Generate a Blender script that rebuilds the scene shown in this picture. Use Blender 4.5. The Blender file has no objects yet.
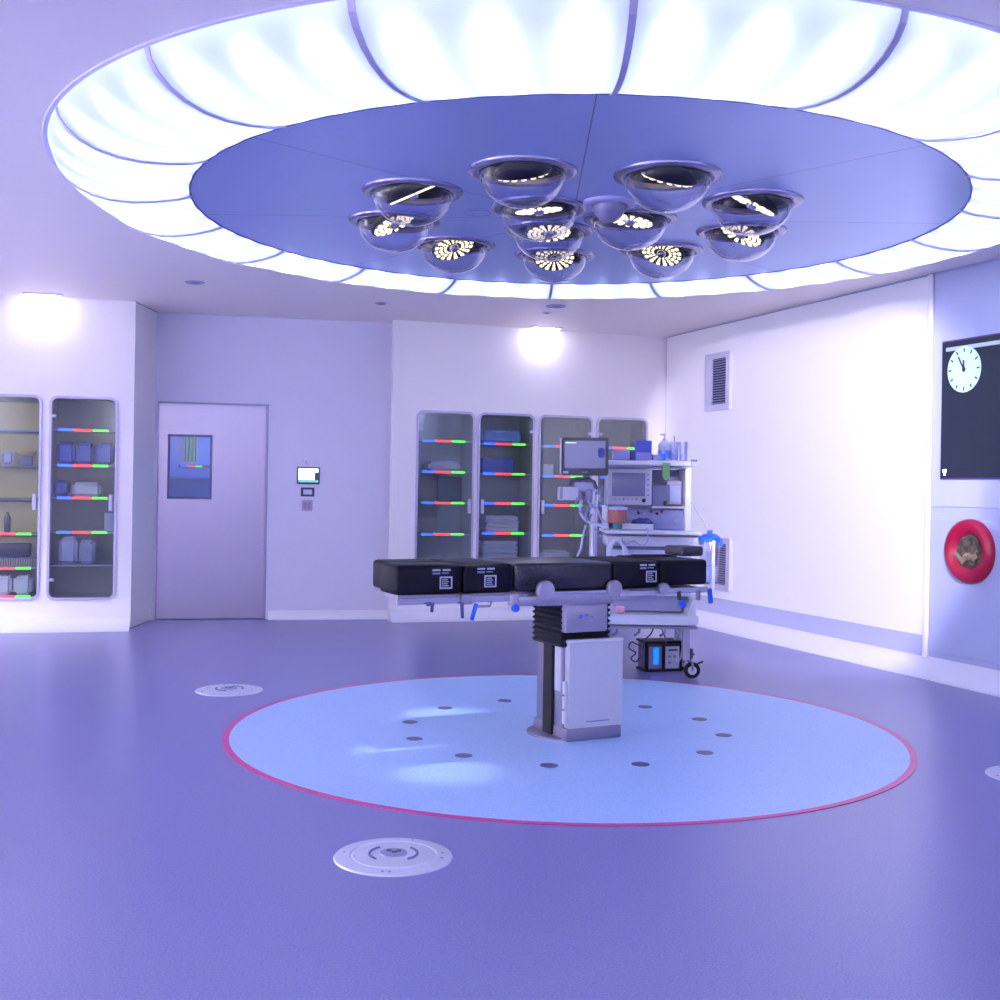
import bpy, bmesh, math, random
from mathutils import Vector, Matrix
random.seed(7)
PI = math.pi
sc = bpy.context.scene
COL = sc.collection

# ------------------------------------------------------------------ camera data (recovered from the photograph)
F, V0, ROLL, CAMH = 1160.0, -12.87, 0.0165, 1.45
CEIL = 3.217
CX, CY = 0.41, 6.985           # axis of the round ceiling light and of the round floor field

def ray(u, v):
    x, y = (u - 500) / F, (v - 500) / F
    c, s = math.cos(ROLL), math.sin(ROLL)
    return Vector((c * x + s * y, 1.0, -(-s * x + c * y - V0 / F)))

def at_z(u, v, z):
    r = ray(u, v); t = (z - CAMH) / r.z
    return Vector((r.x * t, t, z))

def at_y(u, v, y):
    r = ray(u, v)
    return Vector((r.x * y, y, CAMH + r.z * y))

# ------------------------------------------------------------------ materials
MATS = {}
def mat(name, col, rough=0.5, metal=0.0, emit=None, estr=0.0, var=0.04, scale=40.0, spec=0.5, coat=0.0, bump=0.0):
    if name in MATS: return MATS[name]
    m = bpy.data.materials.new(name); m.use_nodes = True
    nt = m.node_tree; b = nt.nodes['Principled BSDF']
    tc = nt.nodes.new('ShaderNodeTexCoord'); nz = nt.nodes.new('ShaderNodeTexNoise')
    nz.inputs['Scale'].default_value = scale; nz.inputs['Detail'].default_value = 4
    nt.links.new(tc.outputs['Object'], nz.inputs['Vector'])
    mx = nt.nodes.new('ShaderNodeMix'); mx.data_type = 'RGBA'
    c0 = [max(0, c * (1 - var)) for c in col]; c1 = [min(1, c * (1 + var)) for c in col]
    mx.inputs[6].default_value = (*c0, 1); mx.inputs[7].default_value = (*c1, 1)
    nt.links.new(nz.outputs['Fac'], mx.inputs[0])
    nt.links.new(mx.outputs[2], b.inputs['Base Color'])
    b.inputs['Roughness'].default_value = rough; b.inputs['Metallic'].default_value = metal
    b.inputs['Specular IOR Level'].default_value = spec
    b.inputs['Coat Weight'].default_value = coat
    if emit:
        b.inputs['Emission Color'].default_value = (*emit, 1); b.inputs['Emission Strength'].default_value = estr
    if bump:
        bp = nt.nodes.new('ShaderNodeBump'); bp.inputs['Strength'].default_value = bump; bp.inputs['Distance'].default_value = 0.01
        nt.links.new(nz.outputs['Fac'], bp.inputs['Height']); nt.links.new(bp.outputs['Normal'], b.inputs['Normal'])
    MATS[name] = m
    return m

def glass(name, tint=(0.9, 0.92, 1.0), base=0.05, edge=0.6, rough=0.04, power=3.0):
    """thin clear pane: transparent with a Fresnel-like mirror layer"""
    if name in MATS: return MATS[name]
    m = bpy.data.materials.new(name); m.use_nodes = True
    nt = m.node_tree; nt.nodes.clear()
    out = nt.nodes.new('ShaderNodeOutputMaterial'); mx = nt.nodes.new('ShaderNodeMixShader')
    tr = nt.nodes.new('ShaderNodeBsdfTransparent'); gl = nt.nodes.new('ShaderNodeBsdfGlossy')
    tr.inputs[0].default_value = (*tint, 1); gl.inputs['Roughness'].default_value = rough
    gl.inputs['Color'].default_value = (0.95, 0.95, 1, 1)
    lw = nt.nodes.new('ShaderNodeLayerWeight'); lw.inputs['Blend'].default_value = 0.5
    pw = nt.nodes.new('ShaderNodeMath'); pw.operation = 'POWER'; pw.inputs[1].default_value = power
    ma = nt.nodes.new('ShaderNodeMath'); ma.operation = 'MULTIPLY_ADD'
    ma.inputs[1].default_value = edge; ma.inputs[2].default_value = base
    nt.links.new(lw.outputs['Facing'], pw.inputs[0]); nt.links.new(pw.outputs[0], ma.inputs[0])
    nt.links.new(ma.outputs[0], mx.inputs[0]); nt.links.new(tr.outputs[0], mx.inputs[1]); nt.links.new(gl.outputs[0], mx.inputs[2])
    nt.links.new(mx.outputs[0], out.inputs[0])
    MATS[name] = m
    return m

def diffuser_mat():
    """milky plastic: lets the tubes behind it shine through, and glows evenly itself"""
    m = bpy.data.materials.new('milky_diffuser'); m.use_nodes = True
    nt = m.node_tree; nt.nodes.clear()
    out = nt.nodes.new('ShaderNodeOutputMaterial'); ad = nt.nodes.new('ShaderNodeAddShader')
    tr = nt.nodes.new('ShaderNodeBsdfTranslucent'); em = nt.nodes.new('ShaderNodeEmission')
    tc = nt.nodes.new('ShaderNodeTexCoord'); nz = nt.nodes.new('ShaderNodeTexNoise'); nz.inputs['Scale'].default_value = 3
    rp = nt.nodes.new('ShaderNodeValToRGB')
    rp.color_ramp.elements[0].color = (0.80, 0.86, 0.98, 1); rp.color_ramp.elements[1].color = (0.86, 0.90, 1.0, 1)
    nt.links.new(tc.outputs['Object'], nz.inputs['Vector']); nt.links.new(nz.outputs['Fac'], rp.inputs[0])
    nt.links.new(rp.outputs[0], tr.inputs[0])
    em.inputs[0].default_value = (0.60, 0.66, 1.0, 1); em.inputs[1].default_value = RING_GLOW
    nt.links.new(tr.outputs[0], ad.inputs[0]); nt.links.new(em.outputs[0], ad.inputs[1]); nt.links.new(ad.outputs[0], out.inputs[0])
    return m

RING_GLOW = 0.06
TUBE = 7.3
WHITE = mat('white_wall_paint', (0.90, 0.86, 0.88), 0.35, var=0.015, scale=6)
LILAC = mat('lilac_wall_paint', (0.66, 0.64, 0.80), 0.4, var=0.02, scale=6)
PALE = mat('pale_blue_wall_panel', (0.46, 0.50, 0.74), 0.4, var=0.02, scale=6)
BRIGHT = mat('bright_white_wall_panel', (0.93, 0.91, 0.93), 0.45, var=0.01, scale=6)
CEILM = mat('ceiling_paint', (0.90, 0.82, 0.78), 0.5, var=0.02, scale=5)
COVE = mat('cove_vinyl', (0.80, 0.79, 0.90), 0.35, var=0.02, scale=20)
SKIRT = mat('grey_skirting', (0.50, 0.52, 0.74), 0.4, var=0.03, scale=20)
STEEL = mat('brushed_steel', (0.28, 0.26, 0.36), 0.38, 0.75, var=0.08, scale=60)
DOORM = mat('door_steel', (0.37, 0.34, 0.47), 0.27, 0.85, var=0.04, scale=25)
RAILM = mat('rail_steel', (0.40, 0.37, 0.47), 0.33, 0.7, var=0.06, scale=60)
CHROME = mat('polished_chrome', (0.55, 0.54, 0.62), 0.15, 1.0, var=0.03)
BLACK = mat('black_mattress', (0.003, 0.003, 0.010), 0.5, var=0.2, scale=120, spec=0.15)
RUBBER = mat('black_rubber', (0.008, 0.008, 0.014), 0.6, var=0.15, scale=80, spec=0.2)
DARK = mat('dark_plastic', (0.03, 0.03, 0.07), 0.4, var=0.1)
OFFW = mat('off_white_plastic', (0.54, 0.54, 0.65), 0.35, var=0.02)
PWHITE = mat('white_plastic', (0.68, 0.69, 0.77), 0.35, var=0.02)
GREYP = mat('grey_blue_plastic', (0.36, 0.37, 0.60), 0.4, var=0.05)
MIDGREY = mat('mid_grey_plastic', (0.24, 0.25, 0.42), 0.4, var=0.05)
BLUE = mat('blue_plastic', (0.02, 0.13, 0.75), 0.3, var=0.05)
LBLUE = mat('light_blue_fabric', (0.20, 0.36, 0.86), 0.8, var=0.15, scale=25)
MBLUE = mat('blue_wrap', (0.07, 0.13, 0.62), 0.7, var=0.12, scale=25)
LINEN = mat('white_linen', (0.74, 0.74, 0.88), 0.85, var=0.06, scale=30)
PACK = mat('pale_pack', (0.50, 0.55, 0.80), 0.8, var=0.10, scale=30)
BEIGE = mat('beige_card', (0.80, 0.66, 0.34), 0.7, var=0.08, scale=12)
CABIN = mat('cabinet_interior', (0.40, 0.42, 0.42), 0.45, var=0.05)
CABFR = mat('cabinet_frame_metal', (0.50, 0.48, 0.66), 0.35, 0.5, var=0.04)
RED = mat('red_plastic', (0.32, 0.002, 0.035), 0.3, var=0.06)
ORANGE = mat('orange_liquid', (0.42, 0.14, 0.13), 0.3, var=0.08)
TEAL = mat('teal_plastic', (0.05, 0.30, 0.36), 0.4, var=0.1)
GREEN = mat('green_tag', (0.16, 0.40, 0.14), 0.6, var=0.15)
PINK = mat('pink_cloth', (0.80, 0.40, 0.52), 0.8, var=0.1)
BROWN = mat('crumpled_brown', (0.075, 0.055, 0.042), 0.7, var=0.5, scale=18)
TAN = mat('tan_rim', (0.48, 0.38, 0.26), 0.7, var=0.25, scale=22)
GOLD = mat('warm_brass', (0.85, 0.62, 0.20), 0.22, 0.3, var=0.05)
LEDB = mat('led_blue', (0.1, 0.3, 0.9), emit=(0.03, 0.12, 1.0), estr=1.2)
LEDR = mat('led_red', (0.9, 0.1, 0.1), emit=(1.0, 0.05, 0.05), estr=1.1)
LEDG = mat('led_green', (0.2, 0.9, 0.1), emit=(0.12, 1.0, 0.05), estr=0.9)
LEDW = mat('led_warm', (0.9, 0.85, 0.7), emit=(1.0, 0.84, 0.46), estr=0.9)
LENS = mat('downlight_lens', (0.9, 0.9, 0.9), emit=(0.92, 0.88, 1.0), estr=6.0)
CLEAR = glass('clear_glass', edge=0.45)
DOME = glass('clear_dome', tint=(0.84, 0.84, 0.92), base=0.03, edge=1.0, rough=0.08, power=2.8)
CABGL = glass('cabinet_glass', tint=(0.80, 0.84, 0.84), base=0.05, edge=0.4, rough=0.03)
BAGGL = glass('soft_clear_plastic', tint=(0.78, 0.80, 0.94), base=0.12, edge=0.5, rough=0.25)
TINTGL = glass('door_window_glass', tint=(0.75, 0.85, 0.95), base=0.05, edge=0.4)

# ------------------------------------------------------------------ mesh building
class MB:
    def __init__(s): s.bm = bmesh.new()
    def _add(s, verts, faces):
        vs = [s.bm.verts.new(v) for v in verts]
        for f in faces:
            try: s.bm.faces.new([vs[i] for i in f])
            except ValueError: pass
        return s
    def box(s, c, d, bev=0.0, rot=None, seg=2):
        g = bmesh.ops.create_cube(s.bm, size=1.0)
        M = Matrix.Translation(c) @ (rot.to_4x4() if rot else Matrix.Identity(4)) @ Matrix.Diagonal((*d, 1))
        bmesh.ops.transform(s.bm, matrix=M, verts=g['verts'])
        if bev:
            es = list({e for v in g['verts'] for e in v.link_edges})
            bmesh.ops.bevel(s.bm, geom=es, offset=bev, segments=seg, affect='EDGES', profile=0.5)
        return s
    def b2(s, x0, x1, y0, y1, z0, z1, bev=0.0, seg=2):
        return s.box(((x0 + x1) / 2, (y0 + y1) / 2, (z0 + z1) / 2), (abs(x1 - x0), abs(y1 - y0), abs(z1 - z0)), bev, None, seg)
    def cyl(s, p0, p1, r0, r1=None, n=20):
        p0, p1 = Vector(p0), Vector(p1); r1 = r0 if r1 is None else r1
        z = (p1 - p0).normalized(); x = z.orthogonal().normalized(); y = z.cross(x)
        vs = []
        for p, r in ((p0, r0), (p1, r1)):
            for i in range(n):
                a = 2 * PI * i / n
                vs.append(p + x * (r * math.cos(a)) + y * (r * math.sin(a)))
        fs = [(i, (i + 1) % n, n + (i + 1) % n, n + i) for i in range(n)] + [tuple(range(n))[::-1], tuple(range(n, 2 * n))]
        return s._add(vs, fs)
    def tube(s, pts, r, n=8):
        pts = [Vector(p) for p in pts]
        rings = []
        up = None
        for i, p in enumerate(pts):
            t = (pts[min(i + 1, len(pts) - 1)] - pts[max(i - 1, 0)]).normalized()
            if up is None: up = t.orthogonal().normalized()
            up = (up - t * up.dot(t)).normalized(); w = t.cross(up)
            rings.append([p + up * (r * math.cos(2 * PI * k / n)) + w * (r * math.sin(2 * PI * k / n)) for k in range(n)])
        vs = [v for rg in rings for v in rg]; fs = []
        for i in range(len(pts) - 1):
            for k in range(n):
                fs.append((i * n + k, i * n + (k + 1) % n, (i + 1) * n + (k + 1) % n, (i + 1) * n + k))
        fs.append(tuple(range(n))[::-1]); fs.append(tuple((len(pts) - 1) * n + k for k in range(n)))
        return s._add(vs, fs)
    def lathe(s, prof, n=32, o=(0, 0, 0), axis=None, close=False):
        o = Vector(o)
        R = Vector((0, 0, 1)).rotation_difference(Vector(axis)).to_matrix() if axis else Matrix.Identity(3)
        vs, fs = [], []
        for r, z in prof:
            for k in range(n):
                a = 2 * PI * k / n
                vs.append(o + R @ Vector((r * math.cos(a), r * math.sin(a), z)))
        m = len(prof)
        for i in range(m if close else m - 1):
            j = (i + 1) % m
            for k in range(n):
                fs.append((i * n + k, i * n + (k + 1) % n, j * n + (k + 1) % n, j * n + k))
        s._add(vs, fs)
        bmesh.ops.remove_doubles(s.bm, verts=s.bm.verts[:], dist=1e-5)
        return s
    def prism(s, outline, y0, y1):
        """outline in (x, z), extruded along y"""
        n = len(outline)
        vs = [(x, y0, z) for x, z in outline] + [(x, y1, z) for x, z in outline]
        fs = [(i, (i + 1) % n, n + (i + 1) % n, n + i) for i in range(n)] + [tuple(range(n))[::-1], tuple(range(n, 2 * n))]
        return s._add(vs, fs)
    def ring(s, outer, inner, y0, y1):
        n = len(outer)
        vs = [(x, y0, z) for x, z in outer] + [(x, y0, z) for x, z in inner] + [(x, y1, z) for x, z in outer] + [(x, y1, z) for x, z in inner]
        fs = []
        for i in range(n):
            j = (i + 1) % n
            fs += [(i, j, n + j, n + i), (2 * n + i, 3 * n + i, 3 * n + j, 2 * n + j), (i, 2 * n + i, 2 * n + j, j), (n + i, n + j, 3 * n + j, 3 * n + i)]
        return s._add(vs, fs)
    def grid(s, x0, x1, z0, z1, holes, y0, y1):
        """upright slab with rectangular holes (hx0, hx1, hz0, hz1)"""
        xs = sorted({x0, x1, *[h[0] for h in holes], *[h[1] for h in holes]}); zs = sorted({z0, z1, *[h[2] for h in holes], *[h[3] for h in holes]})
        solid = {}
        for i in range(len(xs) - 1):
            for j in range(len(zs) - 1):
                mx, mz = (xs[i] + xs[i + 1]) / 2, (zs[j] + zs[j + 1]) / 2
                solid[i, j] = not any(h[0] < mx < h[1] and h[2] < mz < h[3] for h in holes)
        for (i, j), ok in solid.items():
            if not ok: continue
            a, b, c, d = xs[i], xs[i + 1], zs[j], zs[j + 1]
            s._add([(a, y0, c), (b, y0, c), (b, y0, d), (a, y0, d)], [(0, 1, 2, 3)])
            s._add([(a, y1, c), (b, y1, c), (b, y1, d), (a, y1, d)], [(3, 2, 1, 0)])
            for di, dj, q in ((-1, 0, ((a, c), (a, d))), (1, 0, ((b, c), (b, d))), (0, -1, ((a, c), (b, c))), (0, 1, ((a, d), (b, d)))):
                if not solid.get((i + di, j + dj), False):
                    (p, z_), (p2, z2) = q
                    s._add([(p, y0, z_), (p2, y0, z2), (p2, y1, z2), (p, y1, z_)], [(0, 1, 2, 3)])
        bmesh.ops.remove_doubles(s.bm, verts=s.bm.verts[:], dist=1e-5)
        return s
    def build(s, name, m, parent=None, smooth=None, loc=None, rot=None):
        bmesh.ops.recalc_face_normals(s.bm, faces=s.bm.faces[:])
        me = bpy.data.meshes.new(name); s.bm.to_mesh(me); s.bm.free()
        o = bpy.data.objects.new(name, me); COL.objects.link(o)
        for mm in (m if isinstance(m, (list, tuple)) else [m]): me.materials.append(mm)
        if smooth is not None:
            for p in me.polygons: p.use_smooth = True
            me.set_sharp_from_angle(angle=math.radians(smooth))
        if parent: o.parent = parent
        if loc is not None: o.location = loc
        if rot is not None: o.rotation_euler = rot
        return o

def rr(w, h, r, n=6, cx=0.0, cz=0.0):
    pts = []
    for sx, sz, a0 in ((1, 1, 0), (-1, 1, 90), (-1, -1, 180), (1, -1, 270)):
        for k in range(n + 1):
            a = math.radians(a0 + 90 * k / n)
            pts.append((cx + sx * (w / 2 - r) + r * math.cos(a), cz + sz * (h / 2 - r) + r * math.sin(a)))
    return pts

def tag(o, label, cat, group=None):
    o['label'] = label; o['category'] = cat
    if group: o['group'] = group
    return o

def thing(name, label, cat, loc=(0, 0, 0), rz=0.0, group=None):
    o = bpy.data.objects.new(name, None); COL.objects.link(o)
    o.location = loc; o.rotation_euler = (0, 0, rz); o.empty_display_size = 0.1
    return tag(o, label, cat, group)

def struct(o):
    o['kind'] = 'structure'; return o

def copy_tree(o, parent=None):
    c = o.copy(); COL.objects.link(c); c.parent = parent
    for ch in list(o.children): copy_tree(ch, c)
    return c

# ------------------------------------------------------------------ room plan
class Wall:
    """x runs along the wall to the viewer's right, y goes into the wall, z up"""
    def __init__(s, p0, p1):
        s.p0, s.p1 = Vector((*p0, 0)), Vector((*p1, 0)); d = s.p1 - s.p0
        s.len = d.length; s.d = d.normalized(); s.a = math.atan2(d.y, d.x); s.n = Vector((-s.d.y, s.d.x, 0))
    def hit(s, u, v):
        r = ray(u, v); c = Vector((0, 0, CAMH)); t = (s.p0 - c).dot(s.n) / r.dot(s.n); p = c + r * t
        return (p - s.p0).dot(s.d), p.z
    def at(s, x, y=0.0, z=0.0):
        p = s.p0 + s.d * x + s.n * y; return Vector((p.x, p.y, z))

WL = Wall((-7.0, 10.58), (-3.61, 11.40))       # block with the two left cabinets
WD = Wall((-3.61, 12.10), (-1.18, 12.62))      # wall with the steel door
WR = Wall((-1.16, 12.38), (1.90, 13.41))       # block with the four right cabinets
WS = Wall((1.90, 13.41), (5.40, 4.04))         # slanting right wall
PLAN = [(-7.0, -3.0), (5.4, -3.0), (5.4, 4.04), (1.90, 13.41), (-1.16, 12.38), (-1.18, 12.62), (-3.61, 12.10), (-3.61, 11.40), (-7.0, 10.58)]

def place(o, W, x, y=0.0, z=0.0):
    o.location = W.at(x, y, z); o.rotation_euler = (0, 0, W.a); return o

# floor
def floor_mat():
    m = bpy.data.materials.new('violet_speckled_vinyl'); m.use_nodes = True
    nt = m.node_tree; b = nt.nodes['Principled BSDF']
    tc = nt.nodes.new('ShaderNodeTexCoord'); v = nt.nodes.new('ShaderNodeTexNoise'); v.inputs['Scale'].default_value = 130; v.inputs['Detail'].default_value = 3
    rp = nt.nodes.new('ShaderNodeValToRGB'); e = rp.color_ramp.elements
    e[0].position, e[0].color = 0.35, (0.135, 0.140, 0.37, 1); e[1].position, e[1].color = 0.68, (0.220, 0.222, 0.50, 1)
    nt.links.new(tc.outputs['Object'], v.inputs['Vector']); nt.links.new(v.outputs['Fac'], rp.inputs[0]); nt.links.new(rp.outputs[0], b.inputs['Base Color'])
    b.inputs['Roughness'].default_value = 0.30; b.inputs['Specular IOR Level'].default_value = 0.85
    return m
def inlay_mat():
    m = bpy.data.materials.new('light_blue_speckled_vinyl'); m.use_nodes = True
    nt = m.node_tree; b = nt.nodes['Principled BSDF']
    tc = nt.nodes.new('ShaderNodeTexCoord'); v = nt.nodes.new('ShaderNodeTexNoise'); v.inputs['Scale'].default_value = 90; v.inputs['Detail'].default_value = 4
    rp = nt.nodes.new('ShaderNodeValToRGB'); e = rp.color_ramp.elements
    e[0].position, e[0].color = 0.32, (0.32, 0.50, 0.88, 1); e[1].position, e[1].color = 0.7, (0.47, 0.64, 0.95, 1)
    nt.links.new(tc.outputs['Object'], v.inputs['Vector']); nt.links.new(v.outputs['Fac'], rp.inputs[0]); nt.links.new(rp.outputs[0], b.inputs['Base Color'])
    b.inputs['Roughness'].default_value = 0.36
    return m
mb = MB(); mb._add([(x, y, 0) for x, y in PLAN], [tuple(range(len(PLAN)))])
g = bmesh.ops.extrude_face_region(mb.bm, geom=mb.bm.faces[:])
bmesh.ops.translate(mb.bm, vec=(0, 0, -0.1), verts=[x for x in g['geom'] if isinstance(x, bmesh.types.BMVert)])
struct(mb.build('floor', floor_mat()))
RF = 2.004
struct(MB().lathe([(0, 0.0), (0, 0.003), (RF - 0.038, 0.003), (RF - 0.038, 0.0)], 128, (CX, CY, 0)).build('floor_field', inlay_mat()))
struct(MB().lathe([(RF - 0.038, 0.0), (RF - 0.038, 0.0034), (RF, 0.0034), (RF, 0.0)], 128, (CX, CY, 0)).build('trim_ring', mat('magenta_line', (0.56, 0.035, 0.24), 0.35)))

# ceiling with a round opening
mb = MB()
RO = 2.965
NC = 144
outer = [mb.bm.verts.new((x, y, CEIL)) for x, y in PLAN]
inner = [mb.bm.verts.new((CX + RO * math.cos(2 * PI * k / NC), CY + RO * math.sin(2 * PI * k / NC), CEIL)) for k in range(NC)]
es = [mb.bm.edges.new((outer[i], outer[(i + 1) % len(outer)])) for i in range(len(outer))] + [mb.bm.edges.new((inner[i], inner[(i + 1) % NC])) for i in range(NC)]
bmesh.ops.triangle_fill(mb.bm, use_beauty=True, use_dissolve=False, edges=es)
g = bmesh.ops.extrude_face_region(mb.bm, geom=mb.bm.faces[:])
bmesh.ops.translate(mb.bm, vec=(0, 0, 0.06), verts=[x for x in g['geom'] if isinstance(x, bmesh.types.BMVert)])
struct(mb.build('ceiling', CEILM))

# ---- wall openings measured on the walls
def span(W, u0, u1, v0, v1):
    a, b = W.hit(u0, (v0 + v1) / 2)[0], W.hit(u1, (v0 + v1) / 2)[0]
    um = (u0 + u1) / 2
    return a, b, W.hit(um, v1)[1], W.hit(um, v0)[1]

CAB_Z0, CAB_Z1 = 0.285, 2.265
def cab_span(W, u0, u1): return W.hit(u0, 500)[0], W.hit(u1, 500)[0], CAB_Z0, CAB_Z1
cabL = [cab_span(WL, -26, 41), cab_span(WL, 48.2, 117)]
cabR = [cab_span(WR, 415.5, 473.5), cab_span(WR, 477, 533.5), cab_span(WR, 537.5, 591.5), cab_span(WR, 595.5, 646.5)]
INS = 0.022
def hole(c): return (c[0] + INS, c[1] - INS, c[2] + INS, c[3] - INS)
TH = 0.08
def wall(name, W, m, holes=(), x0=0.0, x1=None, y1=TH):
    return struct(place(MB().grid(x0, x1 if x1 is not None else W.len, 0, CEIL, list(holes), 0, y1).build(name, m), W, 0))
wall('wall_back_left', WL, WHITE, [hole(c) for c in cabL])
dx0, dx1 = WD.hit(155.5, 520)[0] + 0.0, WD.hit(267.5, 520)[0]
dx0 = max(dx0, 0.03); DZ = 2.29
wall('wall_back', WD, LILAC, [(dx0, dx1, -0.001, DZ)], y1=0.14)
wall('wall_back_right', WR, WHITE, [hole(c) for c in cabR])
XS = WS.hit(929.5, 460)[0]
wall('wall_right', WS, PALE)
RET1 = Wall((-3.61, 11.40), (-3.61, 12.10)); RET1.n = -RET1.n
struct(MB().b2(-3.69, -3.61, 11.40 + 0.0, 12.25, 0, CEIL, 0.012).build('wall_return_left', WHITE))
struct(MB().b2(-1.16, -1.08, 12.40, 12.72, 0, CEIL, 0.012).build('wall_return_right', WHITE))
struct(MB().b2(-7.1, -7.0, -3, 10.7, 0, CEIL).build('wall_left', WHITE))
struct(MB().b2(-7.1, 5.5, -3.1, -3.0, 0, CEIL).build('wall_front', WHITE))
struct(MB().b2(5.4, 5.5, -3, 4.1, 0, CEIL).build('wall_right_near', PALE))

# white lit panel on the right wall, its vertical end trim, a shallow ledge under the screen
struct(place(MB().b2(0.03, XS - 0.02, -0.014, 0.0, 0.315, CEIL - 0.015, 0.004).build('trim_panel', BRIGHT), WS, 0))
struct(place(MB().b2(XS - 0.015, XS + 0.035, -0.035, 0.0, 0.14, CEIL - 0.005, 0.012).build('trim_post', WHITE), WS, 0))
z505, z515 = WS.hit(975, 505)[1], WS.hit(975, 517)[1]
struct(place(MB().b2(XS + 0.04, WS.len, -0.010, 0.0, z505 - 0.02, CEIL - 0.02, 0.004).build('trim_upper_panel', mat('pale_upper_panel', (0.52, 0.55, 0.78), 0.4, var=0.02)), WS, 0))
struct(place(MB().b2(XS + 0.04, WS.len, -0.010, 0.0, 0.20, z515 - 0.03, 0.004).build('trim_lower_panel', PALE), WS, 0))

# coved skirtings
def cove(name, W, h, d, x0=0.0, x1=None, m=COVE, n=8, ext=0.0):
    x1 = W.len if x1 is None else x1
    pts = [(0.0, 0.0), (-d, 0.0)]
    for k in range(n + 1):
        a = PI / 2 * k / n
        pts.append((-d + d * math.sin(a) * 0.98, 0.006 + h * (1 - math.cos(a))))
    pts.append((0.0, h + 0.006))
    vs = [(x0 - ext, y, z) for y, z in pts] + [(x1 + ext, y, z) for y, z in pts]; k = len(pts)
    fs = [(i, (i + 1) % k, k + (i + 1) % k, k + i) for i in range(k)] + [tuple(range(k)), tuple(range(k, 2 * k))[::-1]]
    mb = MB(); mb._add(vs, fs)
    return struct(place(mb.build(name, m, smooth=40), W, 0))
cove('baseboard_back_left', WL, 0.12, 0.24, 0, WL.len + 0.0)
cove('baseboard_back', WD, 0.09, 0.06, dx1 + 0.02, WD.len)
cove('baseboard_back_right', WR, 0.12, 0.16, 0.0, WR.len)
cove('baseboard_right', WS, 0.15, 0.17)
struct(place(MB().b2(0.03, XS - 0.02, -0.008, 0.0, 0.15, 0.315, 0.002).build('trim_skirting', SKIRT), WS, 0))

# ------------------------------------------------------------------ steel door with window, and the blue room seen through it
door = bpy.data.objects.new('door_1', None); COL.objects.link(door); place(door, WD, 0); struct(door)
wx0, wx1, wz0, wz1 = span(WD, 168.5, 211, 435.5, 498)
MB().grid(dx0 + 0.004, dx1 - 0.004, 0.006, DZ - 0.004, [(wx0, wx1, wz0, wz1)], 0.055, 0.105).build('door_leaf', DOORM, door)
MB().grid(wx0 - 0.012, wx1 + 0.012, wz0 - 0.012, wz1 + 0.012, [(wx0 + 0.012, wx1 - 0.012, wz0 + 0.012, wz1 - 0.012)], 0.045, 0.06).build('window_frame', mat('dark_window_frame', (0.12, 0.13, 0.26), 0.4), door)
MB().b2(wx0, wx1, 0.075, 0.081, wz0, wz1).build('window_pane', TINTGL, door)
MB().b2(dx1 - 0.03, dx1 - 0.002, 0.0, 0.056, 0, DZ).build('door_jamb', mat('jamb_steel', (0.30, 0.27, 0.45), 0.4, 0.4), door)
MB().b2(dx0, dx1, 0.005, 0.05, DZ - 0.018, DZ - 0.002).build('door_track', mat('jamb_steel', (0.30, 0.27, 0.45)), door)
# neighbouring room
BRW = mat('blue_room_wall', (0.35, 0.45, 0.75), 0.6)
for nm_, bb in (('wall_beyond_back', (-0.9, 2.3, 2.2, 2.26, 0, 2.9)), ('wall_beyond_left', (-0.96, -0.9, 0.2, 2.26, 0, 2.9)), ('wall_beyond_right', (2.3, 2.36, 0.2, 2.26, 0, 2.9)),
                ('ceiling_beyond', (-0.9, 2.3, 0.16, 2.2, 2.84, 2.9)), ('floor_beyond', (-0.9, 2.3, 0.16, 2.2, -0.06, 0.0))):
    struct(place(MB().b2(*bb).build(nm_, BRW), WD, 0))
cz = wz0 + (wz1 - wz0) * 0.30
t = thing('sideboard', 'grey sideboard seen low behind the window of the steel door', 'cabinet'); place(t, WD, 0)
MB().b2(-0.2, 2.0, 1.5, 2.0, 0.0, 1.49, 0.01).build('cabinet_body', MIDGREY, t)
MB().b2(-0.22, 2.02, 1.47, 2.02, 1.49, 1.52, 0.005).build('counter_top', GREYP, t)
t2 = thing('light_bar', 'small red, blue and green light bar seen through the door window', 'light'); place(t2, WD, 0, 0, 0)
xm = (wx0 + wx1) / 2 - 0.02
zz = 1.645
MB().b2(xm - 0.22, xm + 0.30, 2.17, 2.195, zz - 0.012, zz + 0.012).build('bar', DARK, t2)
for a, b, mm in ((-0.2, -0.12, LEDB), (-0.12, -0.02, LEDR), (-0.02, 0.06, LEDG), (0.2, 0.28, LEDR)):
    MB().b2(xm + a, xm + b, 2.155, 2.17, zz - 0.008, zz + 0.008).build('light_segment', mm, t2)
t3 = thing('curtain', 'green hanging curtain glimpsed behind the door window', 'curtain'); place(t3, WD, 0)
cp = []
mb = MB()
for k in range(13):
    x = xm - 0.16 + 0.16 * k / 12; y = 2.12 + 0.015 * math.sin(k * 2.1)
    cp.append((x, y))
mb._add([(x, y, 1.7) for x, y in cp] + [(x, y, 2.6) for x, y in cp], [(i, i + 1, 14 + i, 13 + i) for i in range(12)])
g = bmesh.ops.solidify(mb.bm, geom=mb.bm.faces[:], thickness=0.004)
mb.build('cloth', mat('green_cloth', (0.10, 0.62, 0.22), 0.8), t3, smooth=60)
MB().cyl((xm - 0.4, 2.12, 2.61), (xm + 0.3, 2.12, 2.61), 0.01).build('curtain_rod', STEEL, t3)

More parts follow.
